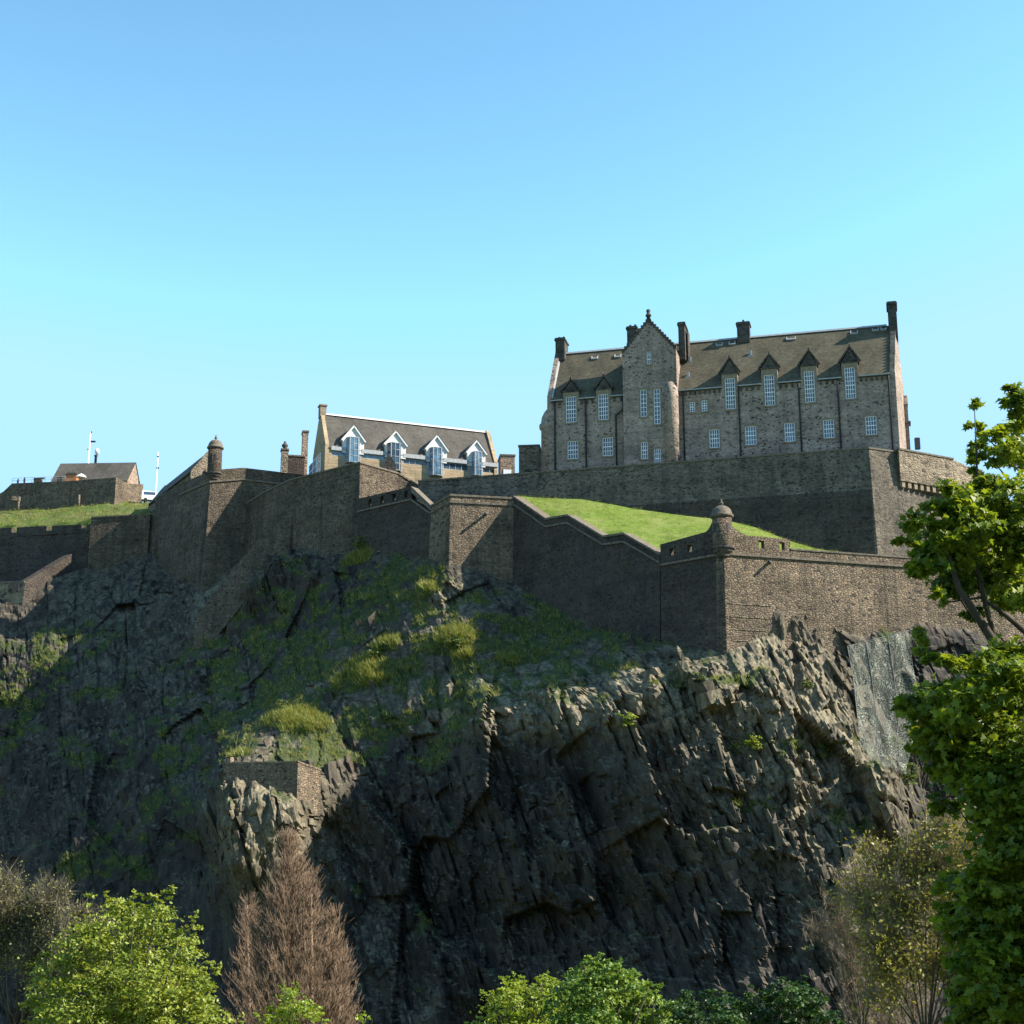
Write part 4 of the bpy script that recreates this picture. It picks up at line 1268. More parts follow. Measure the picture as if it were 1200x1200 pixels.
# dormers rising through the eaves
def dormer(w, apex_py, base_l, base_r, base_py):
    x0, x1, z0, z1 = hole(*w)
    bx0, bz = HF.fl(base_l, base_py); bx1, _ = HF.fl(base_r, base_py)
    ax, az = HF.fl((base_l + base_r) / 2, apex_py)
    bx0 += 0.25; bx1 -= 0.25
    m = MB()
    zb = Z_EAVE - 0.05
    m.panel(bx0, bx1, zb, bz, -0.006, [(x0, x1, zb, z1)])
    m.add([(bx0, -0.006, bz), (bx1, -0.006, bz), (ax, -0.006, az - 0.15)], [(0, 1, 2)])
    dpt = (bz - Z_EAVE) / SLOPE + 0.5
    for xx, o in ((bx0, 1), (bx1, -1)):
        m.add([(xx, -0.006, zb), (xx, -0.006, bz), (xx, dpt, bz), (xx, dpt, zb)], [(0, 1, 2, 3)])
    d = m.build('dormer', M['dressed'], hb)
    # dark pediment and its coping
    q = MB()
    q.prism_y([(bx0 + 0.1, bz + 0.12), (bx1 - 0.1, bz + 0.12), (ax, az - 0.3)], -0.07, -0.008)
    q.box(bx0 - 0.12, bx1 + 0.12, -0.16, 0.05, bz - 0.12, bz + 0.10)
    for a, b in (((bx0 - 0.3, bz), (ax, az)), ((bx1 + 0.3, bz), (ax, az))):
        pa, pb = Vector((a[0], 0, a[1])), Vector((b[0], 0, b[1]))
        t = (pb - pa).normalized(); n = Vector((-t.z, 0, t.x)) * (1 if t.x > 0 else -1)
        n = n if n.z > 0 else -n
        p1, p2, p3, p4 = pa, pb, pb + n * 0.24, pa + n * 0.24
        q.prism_y([(p.x, p.z) for p in (p1, p2, p3, p4)] if t.x > 0 else [(p.x, p.z) for p in (p2, p1, p4, p3)], -0.19, 0.4)
    q.box(ax - 0.12, ax + 0.12, -0.2, 0.1, az + 0.1, az + 0.55)
    q.build('pediment', M['dark_stone'], d)
    r = MB()
    dp = (az - Z_EAVE) / SLOPE + 0.2
    r.add([(bx0 - 0.2, 0.02, bz - 0.05), (ax, 0.02, az), (ax, dp, az), (bx0 - 0.2, dpt, bz - 0.05)], [(0, 1, 2, 3)])
    r.add([(bx1 + 0.2, 0.02, bz - 0.05), (bx1 + 0.2, dpt, bz - 0.05), (ax, dp, az), (ax, 0.02, az)], [(0, 1, 2, 3)])
    r.build('dormer_roof', M['dslate'], d)

for w, ap, l, r_2, bpy_ in zip(dorm_w, (421, 416.5, 411.9, 408), (843.5, 889.8, 936, 983.8), (866, 912.7, 959, 1007), (438, 432.5, 429, 425)):
    dormer(w, ap, l, r_2, bpy_)
for w, ap, l, r_2, bpy_ in zip(ldorm_w, (446, 442.5), (658, 696.5), (680, 718), (459.5, 456.5)):
    dormer(w, ap, l, r_2, bpy_)

# eaves gutter, corbel course and downpipes
gt = MB()
for a, b in segs:
    if b > a: MB().box(a, b, -0.42, -0.25, Z_EAVE - 0.36, Z_EAVE - 0.2).build('gutter', M['lead'], hb)
for a, b in segs:
    cc = MB()
    n = max(1, int((b - a) / 0.75))
    for i in range(n):
        x = a + (b - a) * (i + 0.5) / n
        cc.box(x - 0.16, x + 0.16, -0.2, -0.002, Z_EAVE - 1.1, Z_EAVE - 0.45)
    if b > a:
        cc.box(a, b, -0.24, -0.004, Z_EAVE - 0.46, Z_EAVE - 0.26)
        cc.build('cornice', M['dark_stone'], hb)
for px in (866.3, 937.3, 983.3, 1043.5, 801, 686.5, 650.5):
    x = HF.fl(px, 480)[0]
    MB().tube([(x, -0.16, 0), (x, -0.16, Z_EAVE - 1.3), (x, -0.25, Z_EAVE - 0.3)], [0.13] * 3, 8).build('downpipe', M['iron'], hb)
x = HF.fl(722, 500)[0]; x2 = TW0 - 0.2; zb_ = HF.fl(722, 487)[1]
MB().tube([(x, -0.16, 0), (x, -0.16, zb_), (x2, -0.16, zb_ + 1.0), (x2, -0.16, Z_EAVE - 0.3)], [0.13] * 4, 8).build('downpipe', M['iron'], hb)

# the gabled tower on the front
tm = MB()
ZT = HF.fl(794, 408, -1.2)[1]
tap = HF.fl(761.5, 375, -1.2)
tm.panel(TW0, TW1, 0, ZT - 0.001, -1.2, H_tow)
tm.box(TW0, TW0 + 0.6, -1.197, DR + 1, 0, ZT - 0.003).box(TW1 - 0.6, TW1, -1.197, DR + 1, 0, ZT - 0.003)
st = []
n = 11
half = (TW1 - TW0) / 2
xm = (TW0 + TW1) / 2
for i in range(n):
    st += [(TW0 + half * i / n, ZT + (tap[1] - ZT) * (i + 1.0) / n + 0.05), (TW0 + half * (i + 1) / n - (0.25 if i == n - 1 else 0), ZT + (tap[1] - ZT) * (i + 1.0) / n + 0.05)]
poly = [(TW0, ZT)] + st + [(2 * xm - x_, z_) for x_, z_ in reversed(st)] + [(TW1, ZT)]
inner = [(TW0, ZT), (TW0 + 0.45, ZT), (xm, tap[1] - 0.9), (TW1 - 0.45, ZT), (TW1, ZT)]
tm.prism_y(list(reversed(poly)), -1.2, -0.6)
tw = tm.build('tower', M['hosp'], hb)
cs = MB()      # sooty step caps
for i in range(n):
    a = TW0 + half * i / n; b = TW0 + half * (i + 1) / n; z_ = ZT + (tap[1] - ZT) * (i + 1.0) / n + 0.05
    for (p, q) in ((a - 0.06, b + 0.03), (2 * xm - b - 0.03, 2 * xm - a + 0.06)):
        cs.box(p, q, -1.28, -0.52, z_ - 0.12 - 0.4, z_ + 0.10)
cs.build('crow_step', M['dark_stone'], tw)
MB().lathe(xm, -0.9, [(0.35, tap[1]), (0.3, tap[1] + 0.7), (0.5, tap[1] + 0.8), (0.42, tap[1] + 1.1), (0.2, tap[1] + 1.25), (0.34, tap[1] + 1.55), (0.34, tap[1] + 1.8), (0.1, tap[1] + 2.0)], 10).build('finial', M['dark_stone'], tw)
tr_ = MB()
zr = tap[1] - 0.9
tr_.add([(TW0 - 0.1, -0.6, ZT), (xm, -0.6, zr), (xm, DR + 2, zr), (TW0 - 0.1, DR + 2, ZT)], [(0, 1, 2, 3)])
tr_.add([(TW1 + 0.1, -0.6, ZT), (TW1 + 0.1, DR + 2, ZT), (xm, DR + 2, zr), (xm, -0.6, zr)], [(0, 1, 2, 3)])
tr_.build('tower_roof', M['dslate'], tw)
# round stair turret growing out of the tower's right corner
sx = HF.fl(787.0, 500, -1.2)[0]; zt_ = HF.fl(788, 452.5, -1.2)[1]; rr = 1.15
MB().lathe(sx, -1.0, [(rr, 0), (rr, zt_ - 1.0), (rr * 0.93, zt_ - 0.4), (rr * 0.6, zt_ + 0.4), (rr * 0.15, zt_ + 0.9)], 28).build('stair_turret', M['hosp'], tw)

# chimneys
def chimney(px0, px1, py_top, py_bot, d, dep, pots=0, cap=True, mat='dark_stone', split=0):
    x0, zt2 = HF.fl(px0, py_top, d); x1, _ = HF.fl(px1, py_top, d); zb2 = HF.fl(px0, py_bot, d)[1]
    m = MB()
    m.box(x0, x1, d, d + dep, zb2, zt2 - 0.5)
    if split:
        m.box(x0 + (x1 - x0) * 1.2, x1 + (x1 - x0) * 0.35, d + 1.0, d + dep, zb2, zt2 - 1.0)
    c = m.build('chimney', M[mat], hb)
    if cap:
        q = MB().box(x0 - 0.16, x1 + 0.16, d - 0.16, d + dep + 0.16, zt2 - 0.5, zt2 - 0.2).box(x0 - 0.05, x1 + 0.05, d - 0.05, d + dep + 0.05, zt2 - 0.2, zt2)
        q.build('cap', M['dark_stone'], c)
    for i in range(pots):
        px_ = x0 + (x1 - x0) * (i + 0.5) / pots
        MB().lathe(px_, d + dep / 2, [(0.2, zt2), (0.16, zt2 + 0.5), (0.2, zt2 + 0.6)], 8).build('chimney_pot', M['dark_stone'], c)

chimney(650.8, 661.5, 396, 423, 5.6, 2.8, 2)
chimney(734.5, 746, 382.5, 412, 1.0, 2.2, 2)
chimney(794.5, 802.0, 377.5, 421, 2.6, 3.4, 2, split=1)
chimney(863.2, 877.8, 377.5, 402, DR - 0.9, 1.8, 1)
chimney(1039.5, 1049.8, 353.5, 395, DR - 1.6, 3.2, 2)
# flashing strip up the tower flank and pale skew of the left gable
sk = MB()
for yy0, yy1 in ((0.1, DR - 0.4),):
    sk.add([(0.72, yy0, Z_EAVE + 0.15 + SLOPE * yy0), (0.95, yy0, Z_EAVE + 0.15 + SLOPE * yy0), (0.95, yy1, Z_EAVE + 0.15 + SLOPE * yy1), (0.72, yy1, Z_EAVE + 0.15 + SLOPE * yy1),
            (0.72, yy0, Z_EAVE + 0.5 + SLOPE * yy0), (0.95, yy0, Z_EAVE + 0.3 + SLOPE * yy0), (0.95, yy1, Z_EAVE + 0.3 + SLOPE * yy1), (0.72, yy1, Z_EAVE + 0.5 + SLOPE * yy1)],
           [(4, 5, 6, 7), (0, 1, 5, 4), (1, 2, 6, 5), (2, 3, 7, 6), (3, 0, 4, 7)])
sk.build('flashing', M['lead'], hb)
# left end: round corner turret and lower wing
cz1 = HF.fl(640, 478)[1]; cz0 = 0
MB().lathe(-0.2, 0.9, [(1.0, 0), (1.0, cz1 - 3.6), (1.3, cz1 - 3.2), (1.3, cz1 - 2.6), (1.05, cz1 - 2.5), (0.9, cz1 - 1.4), (0.5, cz1 - 0.5), (0.1, cz1)], 20).build('corner_turret', M['hosp'], hb)
# right end: small bay and spouts near the back of the gable
bm_ = MB().box(S_END + 1.2, S_END + 1.7, 11.8, 13.2, 3, Z_EAVE - 1.5)
bm_.prism_x([(11.6, Z_EAVE - 1.5), (13.4, Z_EAVE - 1.5), (12.5, Z_EAVE + 0.3)], S_END + 1.2, S_END + 1.75)
bm_.box(S_END + 1.2, S_END + 2.0, 11.5, 13.5, Z_EAVE - 4.6, Z_EAVE - 4.3)
bm_.build('gable_bay', M['hosp'], hb)

# ------------------------------------------------------------------ modern range with white dormers
NFm = Frame(at(385, 522.5, 258), R(20.5), (381, 522.5), at(385, 522.5, 258).z - 9.5)
nb = empty('gallery_block', NFm.o, 'low modern stone range with four white gabled dormers and glass oriels', 'building', NFm.rz)
NE = 9.5; ND = 9.0
NX1 = NFm.fl(583, 541)[0]
xr, NRZ = NFm.fl(379, 486.5, ND / 2)
NS = (NRZ - NE) / (ND / 2)
strips = [(389, 404, 525, 535), (424.5, 451, 529.5, 539.5), (473, 500.5, 534.5, 546), (520, 548, 541, 552), (566, 582, 544, 555)]
def nh(l, r, t, b, d=0.0):
    x0, z1 = NFm.fl(l, t, d); x1, z0 = NFm.fl(r, b, d)
    return (x0, x1, min(z0, z1 - 1.0), min(z1, NE - 0.75))
nhs = [nh(*s_) for s_ in strips]
m = MB()
m.panel(0.6, NX1 - 0.6, 0, NE, 0.0, nhs, 0.3)
for a, b in ((0.0, 0.65), (NX1 - 0.65, NX1)):
    m.prism_x([(-0.003, 0), (ND, 0), (ND, NE + 0.35), (ND / 2 + 0.25, NRZ + 0.5), (ND / 2 - 0.25, NRZ + 0.5), (-0.15, NE + 0.3)], a, b)
m.box(0.7, NX1 - 0.7, ND - 0.5, ND, 0, NE)
m.build('wall', M['new_wall'], nb)
m = MB()
m.add([(0.65, -0.3, NE - 0.3 * NS + 0.1), (NX1 - 0.65, -0.3, NE - 0.3 * NS + 0.1), (NX1 - 0.65, ND / 2, NRZ + 0.1), (0.65, ND / 2, NRZ + 0.1)], [(0, 1, 2, 3)])
m.add([(0.65, ND / 2, NRZ + 0.1), (NX1 - 0.65, ND / 2, NRZ + 0.1), (NX1 - 0.65, ND + 0.3, NE - 0.2), (0.65, ND + 0.3, NE - 0.2)], [(0, 1, 2, 3)])
nroof = m.build('roof', M['slate'], nb)
MB().prism_x([(ND / 2 - 0.3, NRZ + 0.06), (ND / 2 + 0.3, NRZ + 0.06), (ND / 2, NRZ + 0.42)], 0.65, NX1 - 0.65).build('ridge', M['grey_white'], nroof)
# white fascia above the strips, strip windows
for (a, b, c, d) in nhs:
    MB().box(a - 0.15, b + 0.15, -0.3, -0.004, NE - 0.72, NE - 0.02).build('fascia', M['lead'], nb)
for (a, b, c, d) in nhs:
    w = MB()
    n_ = max(2, int((b - a) / 0.9))
    for i in range(n_ + 1):
        x = a + (b - a) * i / n_
        w.box(max(a, x - 0.04), min(b, x + 0.04), 0.1, 0.2, c, d)
    w.box(a, b, 0.09, 0.21, c, c + 0.08).box(a, b, 0.09, 0.21, d - 0.08, d)
    wo_ = w.build('strip_window', M['lead'], nb)
    MB().box(a + 0.01, b - 0.01, 0.14, 0.16, c + 0.01, d - 0.01).build('pane', M['glass_blue'], wo_)
for (apx, apy, l, r_3, bpy2, ol, orr, ot, ob) in [(414.5, 498.7, 399, 428.7, 515, 404, 422.5, 513, 544), (462.5, 505, 448.7, 477.5, 520, 452, 471, 519.5, 553), (511, 510, 497, 525.5, 526, 501.5, 519.5, 525, 559), (557.5, 516, 545, 570.5, 530, 551, 566, 530, 559)]:
    x0, zb3 = NFm.fl(l, bpy2); x1, _ = NFm.fl(r_3, bpy2); ax, az = NFm.fl(apx, apy)
    ax = (x0 + x1) / 2
    d = MB()
    dep = (az - NE) / NS + 0.3
    ox0, ozt = NFm.fl(ol, ot); ox1, ozb = NFm.fl(orr, ob)
    ozb = max(ozb, 0.4)
    oc = (ox0 + ox1) / 2; ow = (ox1 - ox0) / 2 * 0.92
    # white gable with thick barge boards
    d.prism_y([(x0 + 0.35, NE - 1.0), (x1 - 0.35, NE - 1.0), (x1 - 0.35, zb3), (ax, az - 0.35), (x0 + 0.35, zb3)], -0.25, dep)
    for (a, b) in (((x0, zb3 - 0.1), (ax, az)), ((x1, zb3 - 0.1), (ax, az))):
        pa, pb = Vector((a[0], 0, a[1])), Vector((b[0], 0, b[1])); t = (pb - pa).normalized(); nn = Vector((-t.z, 0, t.x)); nn = nn if nn.z > 0 else -nn
        ps = [pa - nn * 0.28, pb - nn * 0.28, pb, pa]
        if t.x < 0: ps = [ps[1], ps[0], ps[3], ps[2]]
        d.prism_y([(p.x, p.z) for p in ps], -0.55, dep)
    dm = d.build('dormer', M['grey_white'], nb)
    r = MB()
    r.add([(x0 - 0.06, -0.6, zb3 - 0.08), (ax, -0.6, az + 0.07), (ax, dep + 0.4, az + 0.07), (x0 - 0.06, (zb3 - NE) / NS + 0.4, zb3 - 0.08)], [(0, 1, 2, 3)])
    r.add([(x1 + 0.06, -0.6, zb3 - 0.08), (x1 + 0.06, (zb3 - NE) / NS + 0.4, zb3 - 0.08), (ax, dep + 0.4, az + 0.07), (ax, -0.6, az + 0.07)], [(0, 1, 2, 3)])
    r.build('dormer_roof', M['lead'], dm)
    # three-sided glass oriel
    prof = [(oc - ow, -0.02), (oc - ow * 0.55, -0.95), (oc + ow * 0.55, -0.95), (oc + ow, -0.02)]
    g = MB()
    v = [(x_, y_, ozb) for x_, y_ in prof] + [(x_, y_, ozt) for x_, y_ in prof]
    g.add(v, [(0, 1, 5, 4), (1, 2, 6, 5), (2, 3, 7, 6), (4, 5, 6, 7), (3, 2, 1, 0)])
    ori = g.build('oriel', M['glass_blue'], nb)
    fr_ = MB()
    for x_, y_ in prof:
        fr_.box(x_ - 0.07, x_ + 0.07, y_ - 0.08, y_ + 0.06, ozb - 0.1, ozt + 0.05)
    nrow = 4
    for j in range(nrow + 1):
        z_ = ozb + (ozt - ozb) * j / nrow
        for i in range(3):
            fr_.tube([(prof[i][0], prof[i][1], z_), (prof[i + 1][0], prof[i + 1][1], z_)], [0.06, 0.06], 4)
    fr_.tube([((prof[1][0] + prof[2][0]) / 2, -0.96, ozb), ((prof[1][0] + prof[2][0]) / 2, -0.96, ozt)], [0.05, 0.05], 4)
    fr_.build('frame', M['lead'], ori)
# window and chimney of the left gable
gy0, gy1 = NFm.depth_x(377.5, 0.0), NFm.depth_x(364.5, 0.0)
zg1 = 8.9; zg0 = 3.4
gw_ = MB().box(-0.06, 0.02, min(gy0, gy1), max(gy0, gy1), zg0, zg1)
gw2 = gw_.build('gable_window', M['glass_blue'], nb)
f_ = MB()
for i in range(4):
    y_ = gy0 + (gy1 - gy0) * i / 3
    f_.box(-0.12, -0.04, y_ - 0.08, y_ + 0.08, zg0, zg1)
for i in range(5):
    z_ = zg0 + (zg1 - zg0) * i / 4
    f_.box(-0.11, -0.045, min(gy0, gy1), max(gy0, gy1), z_ - 0.07, z_ + 0.07)
f_.box(-0.5, -0.005, min(gy0, gy1) - 0.3, max(gy0, gy1) + 0.3, zg0 - 0.5, zg0 - 0.1)
f_.build('frame', M['white'], gw2)
MB().box(-0.15, 0.95, ND / 2 - 0.7, ND / 2 + 0.7, NRZ - 0.6, NRZ + 1.5).box(-0.3, 1.1, ND / 2 - 0.85, ND / 2 + 0.85, NRZ + 1.5, NRZ + 1.75).build('chimney', M['dressed'], nb)

# ------------------------------------------------------------------ smaller buildings along the skyline
def small_block(px0, px1, py_top, Y, depth, h, mat, label, cat='building', rz=R(10), name='stone_tower', cap=True):
    a = at(px0, py_top, Y); b = at(px1, py_top, Y)
    root = empty(name, (a.x, a.y, a.z - h), label, cat, rz)
    w = b.x - a.x
    MB().box(0, w, 0, depth, 0, h).build('wall', M[mat], root)
    if cap:
        MB().box(-0.12, w + 0.12, -0.12, depth + 0.12, h, h + 0.28).build('coping', M['coping'], root)
    return root, w

r_, w_ = small_block(608, 632, 523.5, 246, 4, 9, 'pale', 'plain pale stone block close to the left end of the great hall', rz=R(-6))
MB().prism_y([(w_ * 0.25 + 0.9 * math.cos(t * PI / 8) + 0.7, 4.0 + 1.2 * math.sin(t * PI / 8)) for t in range(9)], -0.05, 0.02).build('arch', M['dark_stone'], r_)
r_, w_ = small_block(586.5, 603.5, 534, 262, 4, 9, 'house', 'small pinkish stone block just right of the modern range', rz=R(6))
MB().box(w_ * 0.2, w_ * 0.75, -0.06, 0.01, 4.8, 6.5).build('window', M['white'], r_)
r_, w_ = small_block(330, 338, 527, 271, 1.5, 8, 'pale', 'narrow gate pillar with ball finial left of the modern range', 'pillar', R(12), 'gate_pillar')
MB().lathe(w_ / 2, 0.75, [(0.5, 8.28), (0.35, 8.6), (0.6, 8.9), (0.55, 9.2), (0.25, 9.45), (0.22, 9.8)], 10).build('finial', M['dark_stone'], r_)
r_, w_ = small_block(338, 357, 534.5, 273, 1.0, 8, 'old', 'low dark linking wall between the gate pillar and the modern range', 'wall', R(12), 'link_wall')
r_, w_ = small_block(355, 361.5, 506, 276, 2.2, 16, 'house', 'slim square chimney stack standing behind the gable of the modern range', 'chimney', R(12), 'chimney_stack')

# house behind the left sentry turret: its ridge runs away from us, the near gable catches the sun
ra = at(244, 529.5, 272.5)
rb = atz(193, 570, ra.z)
hd_ = Vector((rb.x - ra.x, rb.y - ra.y, 0)); hL = hd_.length; hd_.normalize()
hr = empty('slated_house', (ra.x, ra.y, ra.z - 12), 'house with dark slate roof half hidden behind the left sentry turret', 'house', math.atan2(hd_.y, hd_.x))
m = MB()
hw2, hrise = 3.0, 4.0
for x_ in (0, hL - 0.5):
    m.prism_x([(-hw2, 0), (hw2, 0), (hw2, 12 - hrise), (0, 12.25), (-hw2, 12 - hrise)], x_, x_ + 0.5)
m.box(0.5, hL - 0.5, -hw2, -hw2 + 0.5, 0, 12 - hrise).box(0.5, hL - 0.5, hw2 - 0.5, hw2, 0, 12 - hrise)
m.build('wall', M['pale'], hr)
m = MB()
for sg in (-1, 1):
    m.add([(0.5, 0, 12.0), (hL - 0.5, 0, 12.0), (hL - 0.5, sg * (hw2 + 0.4), 12 - hrise - 0.5), (0.5, sg * (hw2 + 0.4), 12 - hrise - 0.5)], [(0, 1, 2, 3)])
m.build('roof', M['dslate'], hr)

# battery house far left
bt = [at(-40, 600, 318), at(4, 576, 314), at(14, 566.5, 312), at(76, 564, 309), at(136, 559.5, 306)]
br = empty('battery_house', (bt[4].x, bt[4].y, bt[4].z - 9), 'far left stone house with gable standing on a dark battery wall', 'house')
MB().ribbon(bt + [at(151, 567, 311.5), at(168, 569, 317)], 0, 1.5, [p.z - 9 for p in bt] + [bt[4].z - 9] * 2, [p.z for p in bt] + [at(151, 567, 311.5).z, at(166, 566, 316).z], 0.01).build('battery', M['curtain'], br, br.location)
hp = at(150, 567, 312)
ang = R(-3)
u_ = Vector((math.cos(ang), math.sin(ang), 0)); n_ = Vector((-u_.y, u_.x, 0)); 
ga = at(157, 541.5, 315.5)
ga0 = at(149.5, 563, 312.3); ga1 = at(165, 563, 320)
zb4 = bt[4].z - 8
hx0 = at(88, 558, 315)
m = MB()
Lh = (ga0 - Vector((hx0.x, hx0.y, ga0.z))).length + 4
d_ = Vector((ga1.x - ga0.x, ga1.y - ga0.y, 0)); 
back_ = -u_ * Lh
def hpnt(base, z): return (base.x - br.location.x, base.y - br.location.y, z - br.location.z)
mid = (ga0 + ga1) / 2
e0, e1, rd = ga0.z, ga0.z, ga.z
v = []
for sh_ in (Vector((0, 0, 0)), back_):
    v += [hpnt(ga0 + sh_, zb4), hpnt(ga1 + sh_, zb4), hpnt(ga1 + sh_, e1), hpnt(mid + sh_, rd), hpnt(ga0 + sh_, e0)]
m.add(v, [(0, 1, 2, 3, 4), (9, 8, 7, 6, 5), (0, 4, 9, 5), (1, 6, 7, 2)])
m.build('wall', M['house'], br)
m = MB()
up = 0.12
for pa, pb in ((ga0 - d_ * 0.06, mid), (ga1 + d_ * 0.06, mid)):
    za = e0 - 0.3
    m.add([hpnt(pa + u_ * 0.15, za + up), hpnt(pb + u_ * 0.15, rd + up), hpnt(pb + back_, rd + up), hpnt(pa + back_, za + up)], [(0, 1, 2, 3)])
m.build('roof', M['slate'], br)
for px, py, hh in ((92, 594, 9.0), (111, 592, 12.0)):
    q = at(px, py, 307.3)
    MB().tube([(0, 0, 0), (0, 0, (594 - (577 if px < 100 else 576)) * 0.15)], [0.28, 0.2], 6).build('buttress', M['pale'], br).location = q - br.location
q = at(21, 598, 307.5); q2 = at(16, 582, 307.5)
MB().tube([(0, 0, 0), (0.0, 0, 2.2)], [0.22, 0.2], 6).box(-1.3, 0.2, -0.5, 0.5, 2.0, 2.9).build('signal_post', M['pale'], br).location = q - br.location
ch_ = at(94, 552, 317)
MB().prism_x([(-1.5, -2), (1.5, -2), (1.5, 0), (0, 1.2), (-1.5, 0)], -1.5, 1.5).build('stack', M['dark_stone'], br).location = ch_ - br.location
# railing along the battery top
m = MB()
for i in range(9):
    q = at(14, 566.5, 312.6).lerp(at(76, 564, 309.6), i / 8) - br.location
    m.tube([q, q + Vector((0, 0, 1.1))], [0.035, 0.035], 5)
for hgt in (0.6, 1.1):
    m.tube([at(14, 566.5, 312.6) - br.location + Vector((0, 0, hgt)), at(76, 564, 309.6) - br.location + Vector((0, 0, hgt))], [0.035, 0.035], 5)
m.build('railing', M['lead'], br)
# ------------------------------------------------------------------ poles, people and small things on the skyline
def pole(px, py_b, py_t, Y, r, label, yards, name='flagpole'):
    b, t = at(px, py_b, Y), at(px, py_t, Y)
    h = t.z - b.z
    root = empty(name, (b.x, b.y, b.z - 4), label, 'pole')
    MB().lathe(0, 0, [(r, 0), (r, h * 0.55), (r * 0.6, h * 0.56), (r * 0.45, h + 4), (r * 0.1, h + 4.1)], 10).build('shaft', M['white'], root)
    for (f, s, w) in yards:
        MB().tube([(0, 0, 4 + h * f), (s, 0, 4 + h * f + 0.05)], [0.07, 0.05], 6).box(s - w, s + w, -0.12, 0.12, 4 + h * f - 0.12, 4 + h * f + 0.22).build('fitting', M['iron'], root)
    return root

pole(103, 548, 506, 326, 0.33, 'thick white mast with dark fittings behind the far left house', [(0.98, 0.1, 0.2), (0.72, 0.9, 0.35), (0.5, -0.2, 0.15), (0.72, 0.4, 0.2)])
p2 = pole(182, 585, 530, 318, 0.26, 'slim white flagpole standing between the far left house and the sentry turret', [(0.66, 0.05, 0.28), (0.9, 0.0, 0.14)])
# lamp with white globe on the roof line
b = at(111.5, 548, 322)
lr = empty('globe_lamp', (b.x, b.y, b.z - 3), 'dark lamp post with pale globe head by the white mast', 'lamp')
MB().lathe(0, 0, [(0.28, 0), (0.28, 5.4), (0.4, 5.6), (0.4, 5.8), (0.1, 5.9)], 8).build('post', M['iron'], lr)
MB().lathe(0.2, 0, [(0.1, 5.9), (0.45, 6.2), (0.55, 6.6), (0.45, 7.0), (0.1, 7.3)], 12).build('globe', M['white'], lr)
# blue-white van roof at the gap
b = at(165.5, 588, 309.5)
vr = empty('parked_van', (b.x, b.y, b.z), 'white van showing its roof and windscreen above the grass at the gap', 'van', R(15))
m = MB().prism_y([(0, 0.35), (4.4, 0.35), (4.4, 1.2), (3.5, 1.35), (2.9, 2.15), (0.05, 2.2)], -0.95, 0.95)
body = m.build('body', M['white'], vr)
MB().box(0.4, 2.7, -0.975, -0.955, 1.35, 1.95).prism_y([(2.95, 2.02), (3.48, 1.38), (3.52, 1.40), (2.99, 2.06)], -0.8, 0.8).build('windscreen', M['glass'], body)
for x_ in (0.8, 3.5):
    for y_ in (-0.85, 0.85):
        w = MB(); n = 14
        w.prism_y([(x_ + 0.35 * math.cos(2 * PI * i / n), 0.35 + 0.35 * math.sin(2 * PI * i / n)) for i in range(n)], y_ - 0.12, y_ + 0.12).build('wheel', M['iron'], vr)
# kiosk and parasol at the battery edge
b = at(77, 565, 310)
kr = empty('ticket_kiosk', (b.x, b.y, b.z - 0.3), 'small orange brown kiosk on the battery wall left of the house roof', 'kiosk')
MB().box(0, 2.1, 0, 1.8, 0, 1.9).build('wall', plain('orange_board', (0.35, 0.15, 0.07)), kr)
MB().prism_y([(-0.15, 1.9), (2.25, 1.9), (2.0, 2.3), (0.2, 2.3)], -0.15, 1.95).build('roof', M['dslate'], kr)
b = at(95, 562, 308.5)
pr_ = empty('parasol', (b.x, b.y, b.z - 0.8), 'white parasol beside the orange brown kiosk', 'parasol')
MB().lathe(0, 0, [(0.04, 0), (0.04, 2.0), (0.02, 2.1)], 6).build('pole', M['iron'], pr_)
MB().lathe(0, 0, [(1.1, 1.25), (0.7, 1.7), (0.1, 2.05), (0.05, 2.06)], 8, smooth=False).build('canopy', M['white'], pr_)


def person(px, py, Y, h, coat, label, lean=0.0):
    b = at(px, py, Y)
    root = empty('person', (b.x, b.y, b.z), label, 'person', random.uniform(-1, 1), 'visitors on the battery')
    s = h / 1.75
    me = bpy.data.meshes.new('body')
    J = [(0, 0, .95), (0, 0, 1.2), (lean, 0, 1.45), (lean, -.02, 1.55), (lean, -.03, 1.66), (lean, -.02, 1.75),
         (.1, 0, .9), (.11, -.02, .5), (.11, 0, .05), (.11, -.14, .03), (-.1, 0, .9), (-.11, .03, .5), (-.11, .05, .05), (-.11, -.09, .03),
         (.2 + lean, 0, 1.42), (.25, .03, 1.15), (.22, -.12, .95), (-.2 + lean, 0, 1.42), (-.26, .02, 1.15), (-.2, -.15, .98)]
    E = [(0, 1), (1, 2), (2, 3), (3, 4), (4, 5), (0, 6), (6, 7), (7, 8), (8, 9), (0, 10), (10, 11), (11, 12), (12, 13), (2, 14), (14, 15), (15, 16), (2, 17), (17, 18), (18, 19)]
    rad = [.16, .17, .17, .07, .11, .09, .1, .07, .05, .04, .1, .07, .05, .04, .08, .055, .04, .08, .055, .04]
    me.from_pydata([(a * s, b_ * s, c * s) for a, b_, c in J], E, [])
    o = bpy.data.objects.new('body', me); COL.objects.link(o); o.parent = root
    sk_ = o.modifiers.new('skin', 'SKIN')
    for i, r_ in enumerate(rad):
        me.skin_vertices[0].data[i].radius = (r_ * s, r_ * s)
    me.skin_vertices[0].data[0].use_root = True
    o.modifiers.new('smooth', 'SUBSURF').levels = 1
    me.materials.append(coat)
    MB().lathe(lean * s, -0.01, [(0.05, 1.62 * s), (0.12 * s, 1.68 * s), (0.125 * s, 1.74 * s), (0.09 * s, 1.81 * s), (0.02, 1.84 * s)], 10).build('hair', M['bark'], root)


